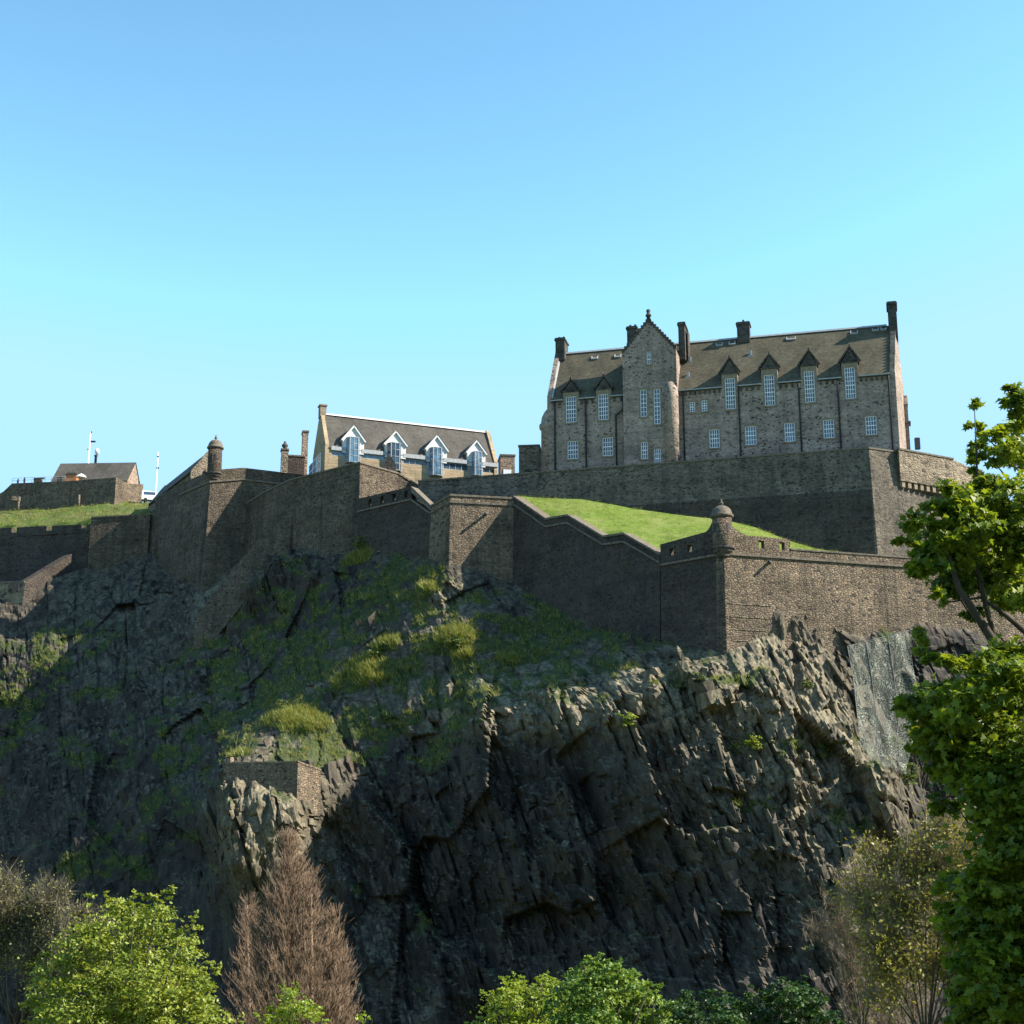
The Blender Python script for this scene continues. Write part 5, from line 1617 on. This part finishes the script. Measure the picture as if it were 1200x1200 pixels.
coat_a = plain('navy_coat', (0.03, 0.035, 0.06)); coat_b = plain('brown_coat', (0.08, 0.05, 0.035)); coat_c = plain('black_coat', (0.02, 0.02, 0.022))
person(20.5, 570.5, 312.9, 1.65, coat_b, 'person in brown coat leftmost along the battery railing')
person(28, 570, 312.3, 1.9, coat_a, 'person in navy coat second from left along the battery railing')
person(68, 567, 310.2, 1.75, coat_c, 'person in black coat leaning at the railing near the kiosk', 0.1)
person(71, 567, 310.3, 1.7, coat_a, 'person in navy coat right beside the kiosk on the battery')
b = at(45, 567, 311.2)
cn = empty('cannon', (b.x, b.y, b.z), 'black cannon on carriage at the middle of the battery railing', 'cannon')
MB().tube([(-1.0, 0, 1.0), (-0.2, 0, 1.05), (1.2, 0, 1.25)], [0.28, 0.26, 0.16], 10).build('barrel', M['iron'], cn)
MB().box(-0.9, 0.7, -0.4, 0.4, 0.3, 0.85).build('carriage', M['bark'], cn)
for x_ in (-0.5, 0.4):
    MB().prism_y([(x_ + 0.4 * math.cos(2 * PI * i / 14), 0.4 + 0.4 * math.sin(2 * PI * i / 14)) for i in range(14)], -0.55, 0.55).build('wheel', M['bark'], cn)

# ------------------------------------------------------------------ rock netting on the right of the crag
rock_x = gx
def rock_y(x, z):
    """front of the finished rock at this place"""
    i = int(np.clip(np.searchsorted(gx, x + SHR * (z - 40)), 1, NX - 1))
    t = (z - ZLO) / (ztop[i] - ZLO) * (NZ - 1)
    j = int(np.clip(t, 0, NZ - 2)); f = min(1.0, max(0.0, t - j))
    return Yr[j, i] * (1 - f) + Yr[j + 1, i] * f


nl = [(993, 757, 196.2), (1000, 800, 195.0), (1006, 850, 193.2), (1012, 905, 190.6)]
nr_ = [(1066, 738, 199.3), (1072, 790, 198.6), (1078, 840, 197.5), (1062, 910, 194.6)]
GN, GM = 46, 70
nv = []
for j in range(GM):
    t = j / (GM - 1) * 3; a = min(2, int(t)); f = t - a
    p = at(*nl[a]).lerp(at(*nl[a + 1]), f); q = at(*nr_[a]).lerp(at(*nr_[a + 1]), f)
    for i in range(GN):
        w = i / (GN - 1)
        c = p.lerp(q, w)
        yb = min(rock_y(c.x, c.z), rock_y(c.x + .4, c.z), rock_y(c.x - .4, c.z), rock_y(c.x, c.z + .4)) - 0.45
        c.y = min(yb, c.y + 0.5) if w > 0.06 else c.y
        c.y -= 0.15 * math.sin(w * 18 + 2 * t)
        nv.append(c)
A_ = np.array([tuple(p) for p in nv]).reshape(GM, GN, 3)
for _ in range(5):
    A_[1:-1, 1:-1, 1] = np.minimum(A_[1:-1, 1:-1, 1], (A_[:-2, 1:-1, 1] + A_[2:, 1:-1, 1] + A_[1:-1, :-2, 1] + A_[1:-1, 2:, 1]) / 4)
gi = np.arange(GM * GN).reshape(GM, GN)
NFc = np.stack([gi[:-1, :-1], gi[1:, :-1], gi[1:, 1:], gi[:-1, 1:]], -1).reshape(-1, 4)
k = NT('wire_netting')
wv_ = k.n('ShaderNodeTexVoronoi', feature='DISTANCE_TO_EDGE'); wv_.inputs['Scale'].default_value = 4.3; wv_.inputs['Randomness'].default_value = 1.0
k.l(k.coord(), wv_.inputs['Vector'])
al = k.ramp(wv_.outputs['Distance'], [(0.042, 1.0), (0.085, 0.0)])
dens = k.ramp(k.noise(k.coord((1, 1, 0.2)), 0.9, 4), [(0.35, 0.35), (0.7, 1.0)])
tp = k.n('ShaderNodeBsdfTransparent'); mx = k.n('ShaderNodeMixShader')
k.col((0.29, 0.31, 0.26)); k.b.inputs['Roughness'].default_value = 0.6
k.l(k.math('MULTIPLY', al, dens), mx.inputs[0]); k.l(tp.outputs[0], mx.inputs[1]); k.l(k.b.outputs[0], mx.inputs[2]); k.l(mx.outputs[0], k.out.inputs[0])
nt = np_mesh('rock_netting', A_.reshape(-1, 3), NFc, k.m, smooth=True)
tag(nt, 'grey wire rock netting draped over the crag under the curtain wall', 'netting')
cb = MB()
for line in (A_[:, 0], A_[:, 14], A_[:, 30], A_[0, :]):
    cb.tube([tuple(p + np.array([0, -0.05, 0])) for p in line[::3]], [0.045] * len(line[::3]), 5)
cb.build('cable', M['cable'], nt)


# ------------------------------------------------------------------ plants
def leaf_cloud(name, centers, normals, sizes, tints, mat, parent=None, shape='quad'):
    N = len(centers)
    if shape == 'maple':
        t = np.array([(0, -0.5), (0.16, -0.26), (0.46, -0.34), (0.33, -0.08), (0.56, 0.16), (0.24, 0.15), (0.20, 0.30), (0, 0.62), (-0.20, 0.30), (-0.24, 0.15), (-0.56, 0.16), (-0.33, -0.08), (-0.46, -0.34), (-0.16, -0.26)])
    elif shape == 'leaf':
        t = np.array([(0, -0.5), (0.26, -0.15), (0.2, 0.2), (0, 0.55), (-0.2, 0.2), (-0.26, -0.15)])
    elif shape == 'twig':
        t = np.array([(-0.016, 0), (0.016, 0), (0.0, 1.0)])
    elif shape == 'blade':
        t = np.array([(-0.05, 0), (0.05, 0), (0.0, 1.0)])
    else:
        t = np.array([(-0.35, -0.5), (0.35, -0.4), (0.3, 0.45), (-0.3, 0.5)])
    K = len(t)
    n = normals / np.linalg.norm(normals, axis=1, keepdims=True)
    ref = rng.normal(size=(N, 3))
    if shape in ('blade', 'twig'):
        b = n; a = np.cross(ref, n); a /= np.linalg.norm(a, axis=1, keepdims=True); c3 = np.cross(a, b)
    else:
        a = np.cross(ref, n); a /= np.linalg.norm(a, axis=1, keepdims=True); b = np.cross(n, a); c3 = n
    V = centers[:, None] + sizes[:, None, None] * (t[None, :, :1] * a[:, None] + t[None, :, 1:] * b[:, None] - (0.0 if shape in ('blade', 'twig') else 0.45) * (np.abs(t[None, :, :1]) ** 1.3) * c3[:, None])
    F = np.arange(N * K).reshape(N, K)
    return np_mesh(name, V.reshape(-1, 3), F, mat, parent, attr=np.repeat(tints, K))


def blob_points(blobs, per_area, Y, mpp, depth=1.0, hollow=0.35):
    """leaf positions in a set of lumps given as (px, py, radius px [, dY])"""
    C, Nn, T = [], [], []
    for b_ in blobs:
        px, py, r = b_[:3]; dy = b_[3] if len(b_) > 3 else rng.uniform(-1, 1) * depth
        c = np.array(at(px, py, Y + dy)); rm = r * mpp
        n = max(3, int(per_area * r * r))
        d = rng.normal(size=(n, 3)); d /= np.linalg.norm(d, axis=1, keepdims=True)
        nc = max(3, int(n / 26))
        cd = rng.normal(size=(nc, 3)); cd /= np.linalg.norm(cd, axis=1, keepdims=True)
        cr_ = hollow + (1.08 - hollow) * rng.random(nc) ** 0.55
        w = rng.integers(0, nc, n)
        spread_ = rng.uniform(0.14, 0.34, nc)
        p = c + rm * (cd[w] * cr_[w][:, None] + rng.normal(size=(n, 3)) * spread_[w][:, None] * np.array([1.15, 1.15, 0.45]))
        ct_ = rng.normal(0, 0.2, nc)
        d = (0.6 * cd[w] + 0.4 * d)
        C.append(p); Nn.append(d * 0.7 + np.array([0.0, 0, 0.65]) + rng.normal(size=(n, 3)) * 0.45)
        T.append(np.clip(rng.normal(0.5, 0.2, n) + ct_[w] + rng.normal(0, 0.12), 0, 1))
    return np.concatenate(C), np.concatenate(Nn), np.concatenate(T)


def limb(m, p, d, length, r, depth, spread=0.6, n=5, up=0.1, ends=None, kids=(2, 4), shrink=0.62, wob=0.12, sides=5):
    """a limb and what grows from it, into mesh builder m"""
    pts = [Vector(p)]; rr = [r]; d = Vector(d).normalized()
    for i in range(n):
        d = (d + Vector((random.uniform(-1, 1), random.uniform(-1, 1), random.uniform(-1, 1))) * wob + Vector((0, 0, up))).normalized()
        pts.append(pts[-1] + d * length / n); rr.append(r * (1 - 0.65 * (i + 1) / n))
    m.tube(pts, rr, sides if depth > 1 else 3)
    if ends is not None and depth <= 1:
        ends.extend(pts[1:])
    if depth > 0:
        for _ in range(random.randint(*kids)):
            i = random.randint(max(1, n // 3), n)
            q = pts[i]
            dd = (d + Vector((random.uniform(-1, 1), random.uniform(-1, 1), random.uniform(-0.7, 1))) * spread).normalized()
            limb(m, q, dd, length * shrink * random.uniform(0.7, 1.15), max(0.008, rr[i] * 0.7), depth - 1, spread, max(3, n - 1), up, ends, kids, shrink, wob, sides)


# the big maple close by at the right
MY = 29.0
mpp = MY / 1900
base = at(1330, 1200, MY + 1.5); base.z = ground_z(np.array([base.x]), np.array([base.y]))[0] - 0.2
mt = empty('maple_tree', base, 'big maple close by at the right edge with lobed green leaves', 'tree')
blobs = [(1195, 478, 26), (1178, 525, 22), (1197, 520, 28), (1143, 477, 8), (1140, 498, 9), (1146, 505, 8), (1139, 522, 9), (1148, 530, 12), (1144, 548, 11), (1150, 566, 20), (1112, 592, 28), (1080, 612, 18), (1063, 628, 13), (1068, 645, 11),
         (1100, 632, 32), (1146, 606, 38), (1185, 592, 36), (1200, 630, 40), (1082, 668, 18), (1112, 678, 24), (1150, 660, 38), (1192, 680, 36), (1130, 640, 30), (1100, 700, 10),
         (1140, 716, 13), (1082, 746, 10), (1080, 762, 11), (1092, 775, 12), (1112, 782, 14), (1135, 790, 18), (1062, 820, 15), (1052, 832, 7), (1090, 822, 28), (1128, 824, 30), (1165, 800, 34), (1195, 760, 28), (1198, 800, 34),
         (1078, 862, 20), (1112, 872, 34), (1155, 862, 40), (1195, 870, 42), (1092, 900, 12), (1130, 905, 24), (1170, 915, 36), (1098, 938, 12), (1116, 946, 9), (1150, 940, 20), (1188, 950, 28),
         (1192, 990, 24), (1160, 985, 14), (1105, 1032, 16), (1128, 1046, 26), (1165, 1040, 36), (1198, 1050, 34), (1118, 1075, 18), (1148, 1090, 34), (1190, 1100, 40), (1125, 1120, 12), (1160, 1140, 34), (1196, 1160, 38), (1135, 1165, 22), (1160, 1190, 34), (1125, 1195, 14)]
hid = []
for i in range(80):        # unseen rest of its crown, kept low to shade the lower leaves
    hid.append((rng.uniform(1225, 1620), rng.uniform(800, 1230), rng.uniform(45, 75), rng.uniform(-3.5, 2.5)))
C, Nn, T = blob_points([b_ + (rng.uniform(-1.6, 1.6),) for b_ in blobs + [(x[0] + rng.uniform(-6, 14), x[1] + rng.uniform(-4, 14), x[2] * (0.9 if x[1] > 780 else 0.65)) for x in blobs if x[0] > 1085 and x[1] > 550]], 0.55, MY, mpp, 1.6, 0.25)
C2, N2, T2 = blob_points(hid, 0.26, MY, mpp, 2.5)
C = np.concatenate([C, C2]); Nn = np.concatenate([Nn, N2]); T = np.concatenate([T, T2])
leaf_cloud('crown', C, Nn, rng.uniform(0.10, 0.20, len(C)), T, M['maple'], mt, 'maple').location = -base
m = MB()
top = at(1325, 620, MY + 0.6)
m.tube([base, at(1322, 1000, MY + 1.0), at(1318, 800, MY + 0.8), top], [0.42, 0.34, 0.24, 0.12], 10)
m.build('trunk', M['bark'], mt, base)
m = MB()
m.tube([at(1318, 900, MY + 0.8), at(1235, 822, MY + .4), at(1200, 792, MY), at(1168, 757, MY - .2), at(1140, 714, MY - .3), at(1124, 690, MY - .3), at(1112, 650, MY - .3), at(1095, 618, MY - .3)], [0.17, 0.13, 0.11, 0.095, 0.075, 0.06, 0.04, 0.02], 7)
m.tube([at(1168, 757, MY - .2), at(1150, 690, MY), at(1140, 640, MY), at(1146, 580, MY), at(1144, 530, MY), at(1142, 478, MY)], [0.05, 0.045, 0.04, 0.03, 0.018, 0.008], 6)
m.tube([at(1318, 820, MY + .8), at(1230, 765, MY), at(1180, 722, MY), at(1150, 700, MY), at(1110, 706, MY)], [0.1, 0.07, 0.05, 0.03, 0.012], 6)
m.tube([at(1318, 1000, MY + .8), at(1230, 930, MY), at(1160, 915, MY), at(1100, 938, MY)], [0.12, 0.08, 0.05, 0.015], 6)
m.tube([at(1318, 1050, MY + .8), at(1230, 1070, MY), at(1160, 1060, MY), at(1105, 1032, MY)], [0.12, 0.08, 0.05, 0.015], 6)
m.tube([at(1318, 950, MY + .8), at(1240, 880, MY), at(1160, 845, MY), at(1090, 825, MY), at(1060, 822, MY)], [0.12, 0.08, 0.05, 0.03, 0.01], 6)
for b_ in blobs[::2]:
    q = at(b_[0], b_[1], MY); o_2 = at(min(1230, b_[0] + 60), b_[1] + 60, MY)
    m.tube([o_2, o_2.lerp(q, 0.6) + Vector((random.uniform(-.12, .12), random.uniform(-.2, .2), 0.14)), q], [0.018, 0.012, 0.004], 5)
m.build('limb', M['bark'], mt, base)


def broadleaf(name, label, Y, blobs, per_area, leaf, mat, trunk_px, group=None, bark='bark', shape='leaf', depth=None, hollow=0.3, cat='tree'):
    mpp = Y / 1900
    dz = depth if depth is not None else 45 * mpp
    b = at(trunk_px[0], trunk_px[1], Y + 0.5); gz = ground_z(np.array([b.x]), np.array([b.y]))[0] - 0.3
    root = empty(name, (b.x, b.y, gz), label, cat, 0.0, group)
    bl = [(x[0] + rng.normal() * 2.5, x[1] + rng.normal() * 2, x[2] * rng.uniform(0.7, 0.98), rng.uniform(-1, 1) * dz) for x in blobs]
    main = list(bl)
    for x in main:
        for _ in range(4):
            w_ = rng.uniform(0, 2 * PI); q_ = x[2] * rng.uniform(0.9, 1.5)
            bl.append((x[0] + q_ * math.cos(w_), x[1] + q_ * math.sin(w_) - 0.15 * x[2], x[2] * rng.uniform(0.14, 0.32) + 1.5, x[3] + rng.uniform(-.5, .5)))
    C, Nn, T = blob_points(bl, per_area, Y, mpp, dz, hollow)
    leaf_cloud('crown', C, Nn, rng.uniform(0.65, 1.3, len(C)) * leaf, T, M[mat], root, shape).location = -root.location
    m = MB()
    fork = Vector((b.x, b.y, max(b.z - 2.0, gz + 1.5)))
    m.tube([(b.x, b.y, gz), (b.x + .1, b.y, (gz + fork.z) / 2), fork], [0.4, 0.32, 0.26], 8)
    for x in main:
        q = at(x[0], x[1], Y + x[3])
        m.tube([fork, fork.lerp(q, 0.35) + Vector((random.uniform(-.5, .5), random.uniform(-.5, .5), random.uniform(0, .6))), fork.lerp(q, 0.7) + Vector((random.uniform(-.3, .3), random.uniform(-.3, .3), random.uniform(-.2, .4))), q], [0.10, 0.06, 0.035, 0.01], 5)
    m.build('trunk', M[bark], root, root.location)
    return root


broadleaf('broadleaf_tree', 'bright green rounded leafy tree at the lower left corner', 72,
          [(150, 1078, 26), (118, 1090, 28), (180, 1082, 26), (212, 1100, 20), (228, 1078, 8), (90, 1112, 28), (150, 1112, 34), (205, 1122, 30), (235, 1138, 12), (250, 1135, 6), (66, 1140, 24), (110, 1142, 36), (165, 1146, 38), (210, 1152, 30), (232, 1165, 22),
           (50, 1172, 22), (92, 1178, 38), (145, 1184, 42), (200, 1184, 40), (240, 1190, 24), (132, 1060, 12), (160, 1056, 10), (185, 1060, 9), (60, 1205, 30), (120, 1215, 40), (190, 1215, 40)],
          1.5, 0.18, 'green', (140, 1230))
broadleaf('shrub_tree', 'yellow green upright shoots of a bush low in the middle', 62,
          [(600, 1172, 22), (580, 1182, 18), (625, 1170, 20), (640, 1158, 12), (612, 1156, 10), (590, 1166, 9), (575, 1165, 5), (648, 1180, 16), (600, 1200, 26), (630, 1200, 26), (572, 1200, 16), (606, 1148, 5), (632, 1146, 5), (618, 1145, 4), (643, 1146, 4), (592, 1152, 4)],
          2.2, 0.12, 'lime', (605, 1240), depth=1.0, cat='bush')
broadleaf('sycamore_tree', 'fresh green pointed tree top low in the middle of the cliff', 58,
          [(702, 1138, 16), (686, 1150, 20), (722, 1148, 20), (704, 1128, 8), (685, 1128, 4), (730, 1126, 5), (742, 1160, 18), (760, 1158, 9), (668, 1164, 20), (700, 1170, 30), (735, 1178, 26), (765, 1180, 18), (660, 1186, 20), (690, 1200, 30), (730, 1205, 28), (775, 1200, 20), (772, 1165, 7), (785, 1180, 10)],
          2.0, 0.145, 'syc', (705, 1245), depth=1.2)
broadleaf('dark_bush', 'dark green leafy bush low and right of the fresh green tree top', 55,
          [(812, 1178, 16), (835, 1172, 14), (800, 1190, 16), (850, 1188, 18), (880, 1176, 16), (905, 1165, 14), (925, 1165, 18), (945, 1172, 18), (960, 1185, 18), (900, 1190, 24), (930, 1195, 26), (860, 1205, 24), (820, 1205, 22), (972, 1198, 14)],
          1.9, 0.15, 'deep', (880, 1250), depth=1.2, cat='bush')
broadleaf('young_tree', 'small yellow green tree low in front of the bare larch', 70,
          [(345, 1175, 18), (322, 1185, 14), (362, 1182, 14), (345, 1160, 8), (305, 1192, 10), (340, 1200, 22), (372, 1198, 12), (290, 1198, 8), (425, 1198, 6)],
          1.7, 0.14, 'lime', (342, 1240), depth=1.2)

# thin leaved, twiggy trees
def twig_tree(name, label, Y, base_px, seeds, mat_t, mat_l, leaf, nl, group=None, ends_keep=1.0, depth=3, r0=0.10, up=0.08, spread=0.7):
    b = at(base_px[0], base_px[1], Y); gz = ground_z(np.array([b.x]), np.array([b.y]))[0] - 0.3
    root = empty(name, (b.x, b.y, gz), label, 'tree', 0.0, group)
    m = MB(); m.tube([(b.x, b.y, gz), (b.x, b.y, b.z)], [r0 * 1.6, r0 * 1.2], 8)
    mt_ = m
    ends = []
    m = MB()
    for (px, py, L, dx, dz) in seeds:
        q = at(px, py, Y + random.uniform(-1.5, 1.5))
        mt_.tube([b, b.lerp(q, 0.5) + Vector((0, 0, 0.4)), q], [r0, r0 * 0.7, r0 * 0.5], 5)
        limb(m, q, (dx, random.uniform(-.5, .5), dz), L, r0 * 0.45, depth, spread, 5, up, ends, (4, 6))
    m.build('branches', M[mat_t], root, root.location)
    mt_.build('trunk', M['bark'], root, root.location)
    E_ = np.array([tuple(e) for e in ends]); nt_ = len(E_) * 3
    ii = rng.integers(0, len(E_), nt_)
    leaf_cloud('twigs', E_[ii] + rng.normal(size=(nt_, 3)) * 0.12, rng.normal(size=(nt_, 3)) * 0.6 + np.array([0, 0, .7]), rng.uniform(0.5, 1.3, nt_), np.full(nt_, .5), M[mat_t], root, 'twig').location = -root.location
    if nl:
        E_ = np.array([tuple(e) for e in ends])
        ii = rng.integers(0, len(E_), nl)
        C = E_[ii] + rng.normal(size=(nl, 3)) * leaf * 2.2
        leaf_cloud('crown', C, rng.normal(size=(nl, 3)) + np.array([0, 0, .4]), rng.uniform(0.6, 1.3, nl) * leaf, np.clip(rng.normal(.5, .3, nl), 0, 1), M[mat_l], root, 'leaf').location = -root.location
    return root


twig_tree('budding_tree', 'half bare grey tree with olive buds at the left edge', 88, (20, 1215),
          [(10, 1185, 3.4, -.2, 1), (45, 1190, 3.2, .3, 1), (-10, 1160, 3.6, -.2, 1), (25, 1200, 3, 0, 1), (70, 1180, 2.8, .3, 1), (20, 1125, 2.2, -0.1, 1), (42, 1118, 2.1, .05, 1), (0, 1120, 2.2, -.3, 1), (52, 1150, 1.8, .1, 1), (60, 1110, 1.8, 0, 1), (30, 1160, 2.4, 0, 1), (5, 1170, 2.4, -.2, 1), (-20, 1130, 2.6, -.4, 1), (84, 1110, 1.2, .2, 1)], 'greybark', 'olive', 0.17, 12000)
twig_tree('budding_tree', 'half bare tree with yellow buds right of the crag foot', 120, (1085, 1230),
          [(1070, 1195, 4.0, -.3, 1), (1095, 1190, 4.0, .1, 1), (1120, 1195, 4.0, .3, 1), (1050, 1205, 3.6, -.4, .9), (1085, 1165, 4.2, 0, 1), (1125, 1155, 4.0, .3, 1), (1060, 1110, 4.2, -.2, 1), (1085, 1085, 4.4, 0, 1), (1110, 1085, 4.4, .2, 1), (1045, 1140, 3.8, -.4, .9), (1075, 1135, 4.4, 0, 1), (1110, 1140, 4.2, .3, 1), (1050, 1170, 3.8, -.4, 1), (1105, 1060, 3.4, .2, 1), (1140, 1090, 4, .4, 1)], 'twig', 'yellow', 0.30, 16000, depth=3)
for (px, py, lab, sds) in [(1010, 1225, 'bare russet twiggy tree at the foot of the crag beside the yellow budding tree', [(1000, 1150, 4.6, -.1, 1), (1018, 1120, 4.6, .1, 1), (990, 1180, 4.0, -.2, 1), (1025, 1160, 4.6, .2, 1), (1035, 1090, 4.4, .1, 1), (1008, 1180, 4, 0, 1)]),
                           (1085, 1010, 'bare russet twiggy tree high on the slope behind the maple branches', [(1065, 965, 3.8, -.2, 1), (1085, 950, 4.2, 0, 1), (1105, 960, 4.2, .2, 1), (1120, 940, 3.6, .2, 1), (1060, 990, 3.2, -.4, 1)])]:
    Yt = 140 if py > 1100 else 178
    b = at(px, py, Yt)
    if py < 1100:
        root = empty('bare_tree', (b.x, b.y, b.z), lab, 'tree')
        ends = []; m = MB()
        for (qx, qy, L, dx, dz) in sds:
            q = at(qx, qy, Yt + random.uniform(-1, 1)); m.tube([b, q], [0.14, 0.09], 5)
            limb(m, q, (dx, random.uniform(-.4, .4), dz), L * 1.2, 0.08, 3, 0.55, 5, 0.1, ends, (3, 5))
        m.build('branches', M['twig'], root, b)
        MB().tube([b - Vector((0, -2.0, 3.0)), b], [0.3, 0.2], 7).build('trunk', M['twig'], root, b)
    else:
        twig_tree('bare_tree', lab, Yt, (px, py), sds, 'twig', 'twig', 0.1, 0)

# the bare brown larch
LY = 92.0
lb = at(342, 1215, LY); gz = ground_z(np.array([lb.x]), np.array([lb.y]))[0] - 0.3
lar = empty('bare_larch', (lb.x, lb.y, gz), 'bare brown cone shaped larch in front of the dark cliff', 'tree')
LT = at(338, 984, LY)
def conifer(m, b, t, reach, n):
    H = t.z - b.z
    m.tube([b, b.lerp(t, 0.5), t], [0.22, 0.13, 0.02], 7)
    for i in range(n):
        f = random.random() ** 0.85
        p = b.lerp(t, f)
        L = reach * (1.0 - f) ** 0.8 * random.uniform(0.45, 1.1) + 0.35
        w = random.uniform(0, 2 * PI)
        d = Vector((math.cos(w), math.sin(w), random.uniform(0.75, 1.25))).normalized()
        pts = [p]; dd = d.copy()
        for k_ in range(5):
            dd = (dd + Vector((random.uniform(-1, 1), random.uniform(-1, 1), random.uniform(-.2, 1))) * 0.12).normalized()
            pts.append(pts[-1] + dd * L / 5)
        m.tube(pts, [0.024, 0.02, 0.017, 0.014, 0.011, 0.006], 3)
        for k_ in range(int(4 + L * 5)):
            j = random.randint(1, 5); q = pts[j]
            e = (dd + Vector((random.uniform(-1, 1), random.uniform(-1, 1), random.uniform(-.5, 1))) * 0.75).normalized()
            l2 = random.uniform(0.25, 0.75)
            m.tube([q, q + e * l2 * .5, q + (e + Vector((0, 0, .25))).normalized() * l2], [0.010, 0.009, 0.004], 3)
m = MB()
conifer(m, Vector((lb.x, lb.y, at(342, 1275, LY).z)), LT, 4.5, 720)
conifer(m, at(372, 1265, LY + .6), at(392, 1072, LY + .6), 2.6, 260)
conifer(m, at(390, 1275, LY + .4), at(402, 1120, LY + .4), 2.6, 160)
conifer(m, at(320, 1265, LY + .4), at(300, 1090, LY + .4), 2.4, 160)
conifer(m, at(365, 1265, LY - .4), at(365, 1030, LY - .4), 2.4, 200)
m.build('branches', M['larch'], lar, lar.location)
m = MB(); m.tube([(lb.x, lb.y, gz), Vector((lb.x, lb.y, at(342, 1262, LY).z))], [0.36, 0.24], 8); m.tube([at(392, 1256, LY + .8), (lb.x, lb.y, gz + 2)], [0.14, 0.2], 6)
m.build('trunk', M['bark'], lar, lar.location)
for (bx2, tx2, ty2, rc2, lab2) in [(1000, 1004, 1100, 3.2, 'russet bare conical tree at the foot of the crag'), (1035, 1030, 1035, 3.6, 'taller russet bare tree between the crag foot and the yellow budding tree'), (1068, 1075, 985, 3.4, 'tallest russet bare tree behind the yellow budding tree')]:
    b_q = at(bx2, 1265, 142); gz3 = ground_z(np.array([b_q.x]), np.array([b_q.y]))[0] - .3
    rt_ = empty('bare_tree', (b_q.x, b_q.y, gz3), lab2, 'tree')
    m = MB(); conifer(m, b_q, at(tx2, ty2, 142), rc2, 420); m.build('branches', M['twig'], rt_, rt_.location)
    m = MB(); m.tube([(b_q.x, b_q.y, gz3), b_q], [0.25, 0.2], 7); m.build('trunk', M['bark'], rt_, rt_.location)
b2 = at(292, 1260, 97); b3 = at(290, 1058, 97)
gz2 = ground_z(np.array([b2.x]), np.array([b2.y]))[0] - .3
la2 = empty('bare_larch', (b2.x, b2.y, gz2), 'thin dim bare tree just left of the brown larch', 'tree')
m = MB(); conifer(m, b2, b3, 2.4, 200); m.build('branches', M['larch'], la2, la2.location)
m = MB(); m.tube([(b2.x, b2.y, gz2), b2], [0.25, 0.2], 7); m.build('trunk', M['bark'], la2, la2.location)

# grass blades on the ledges
cand = []
vm = veg.copy()
ys, xs_ = np.where(vm > 0.45)
wts = (vm[ys, xs_] - 0.3); wts /= wts.sum()
pick = rng.choice(len(ys), 4200, p=wts)
tw_ = np.clip(gauss_at(X, Z, TUFTS), 0, 2); ys2, xs2 = np.where(tw_ > 0.35)
w2_ = tw_[ys2, xs2]; pick2 = rng.choice(len(ys2), 1500, p=w2_ / w2_.sum())
jj = np.concatenate([ys[pick], ys2[pick2]]); ii = np.concatenate([xs_[pick], xs2[pick2]])
tuft = np.stack([X[jj, ii], Yr[jj, ii], Z[jj, ii]], -1)
b1_ = bank_pts[rng.integers(0, len(bank_pts), 2600)] + rng.normal(size=(2600, 3)) * np.array([.2, .2, 0.0])
b2_ = verge_pts[rng.integers(0, len(verge_pts), 900)]
tuft = np.concatenate([tuft, b1_, b2_])
big = np.concatenate([np.ones(len(pick)) * 0.8, np.ones(len(pick2)) * 1.1, np.ones(2600) * 0.38, np.ones(900) * 0.7])
PB = 9
C = np.repeat(tuft, PB, 0) + rng.normal(size=(len(tuft) * PB, 3)) * np.array([0.22, 0.1, 0.06])
Nn = rng.normal(size=C.shape) * np.array([0.55, 0.45, 0.3]) + np.array([0.0, -0.35, 0.9])
sz = np.repeat(big, PB) * rng.uniform(0.4, 1.1, len(C))
gm = leaf_cloud('ledge_grass', C, Nn, sz, np.clip(np.repeat(rng.normal(.45, .3, len(tuft)), PB) + rng.normal(0, .1, len(C)), 0, 1), M['blade'], None, 'blade')
tag(gm, 'tufts of rough grass clinging to the ledges of the crag', 'grass', kind='stuff')

# small bushes that can be told apart on the crag
bush_n = 0
for (px, py, r, lab, mat_) in [(884, 870, 9, 'small bright bush in a dark notch right of the crag centre', 'green'), (733, 842, 10, 'green creeper bush in the notch of the sunlit shelf', 'green'),
                               (945, 800, 7, 'small green bush on the right crag under its peak', 'gorse'), (430, 640, 12, 'yellow green bush at the top of the grassy gully under the gun ports', 'gorse'),
                               (1045, 870, 11, 'green bush growing through the rock netting', 'gorse'), (1060, 905, 14, 'pale green bush at the foot of the rock netting', 'gorse'),
                               (335, 832, 13, 'wide yellow green grassy bush above the small walled outcrop', 'gorse'), (540, 752, 12, 'yellow green bush low on the gully below the bastion', 'gorse'), (440, 770, 12, 'yellow green bush in the middle of the grassy gully', 'gorse')]:
    q = at(px, py, 195)
    for _ in range(8):
        q = at(px, py, rock_y(q.x, q.z) - 0.3)
    root = empty('crag_bush', q, lab, 'bush')
    mpp_ = q.y / 1900
    bl = [(px + rng.uniform(-1, 1) * r, py + rng.uniform(-.7, .7) * r, r * rng.uniform(.4, .7), rng.uniform(-.5, .2)) for _ in range(7)]
    C, Nn, T = blob_points(bl, 3.2, q.y, mpp_, .5, 0.2)
    leaf_cloud('foliage', C, Nn, rng.uniform(.7, 1.3, len(C)) * 0.28, T, M[mat_], root, 'leaf').location = -q
    m = MB()
    for x in bl:
        m.tube([q + Vector((0, .4, -.4)), at(x[0], x[1], q.y + x[3])], [0.07, 0.02], 4)
    m.build('stems', M['bark'], root, q)
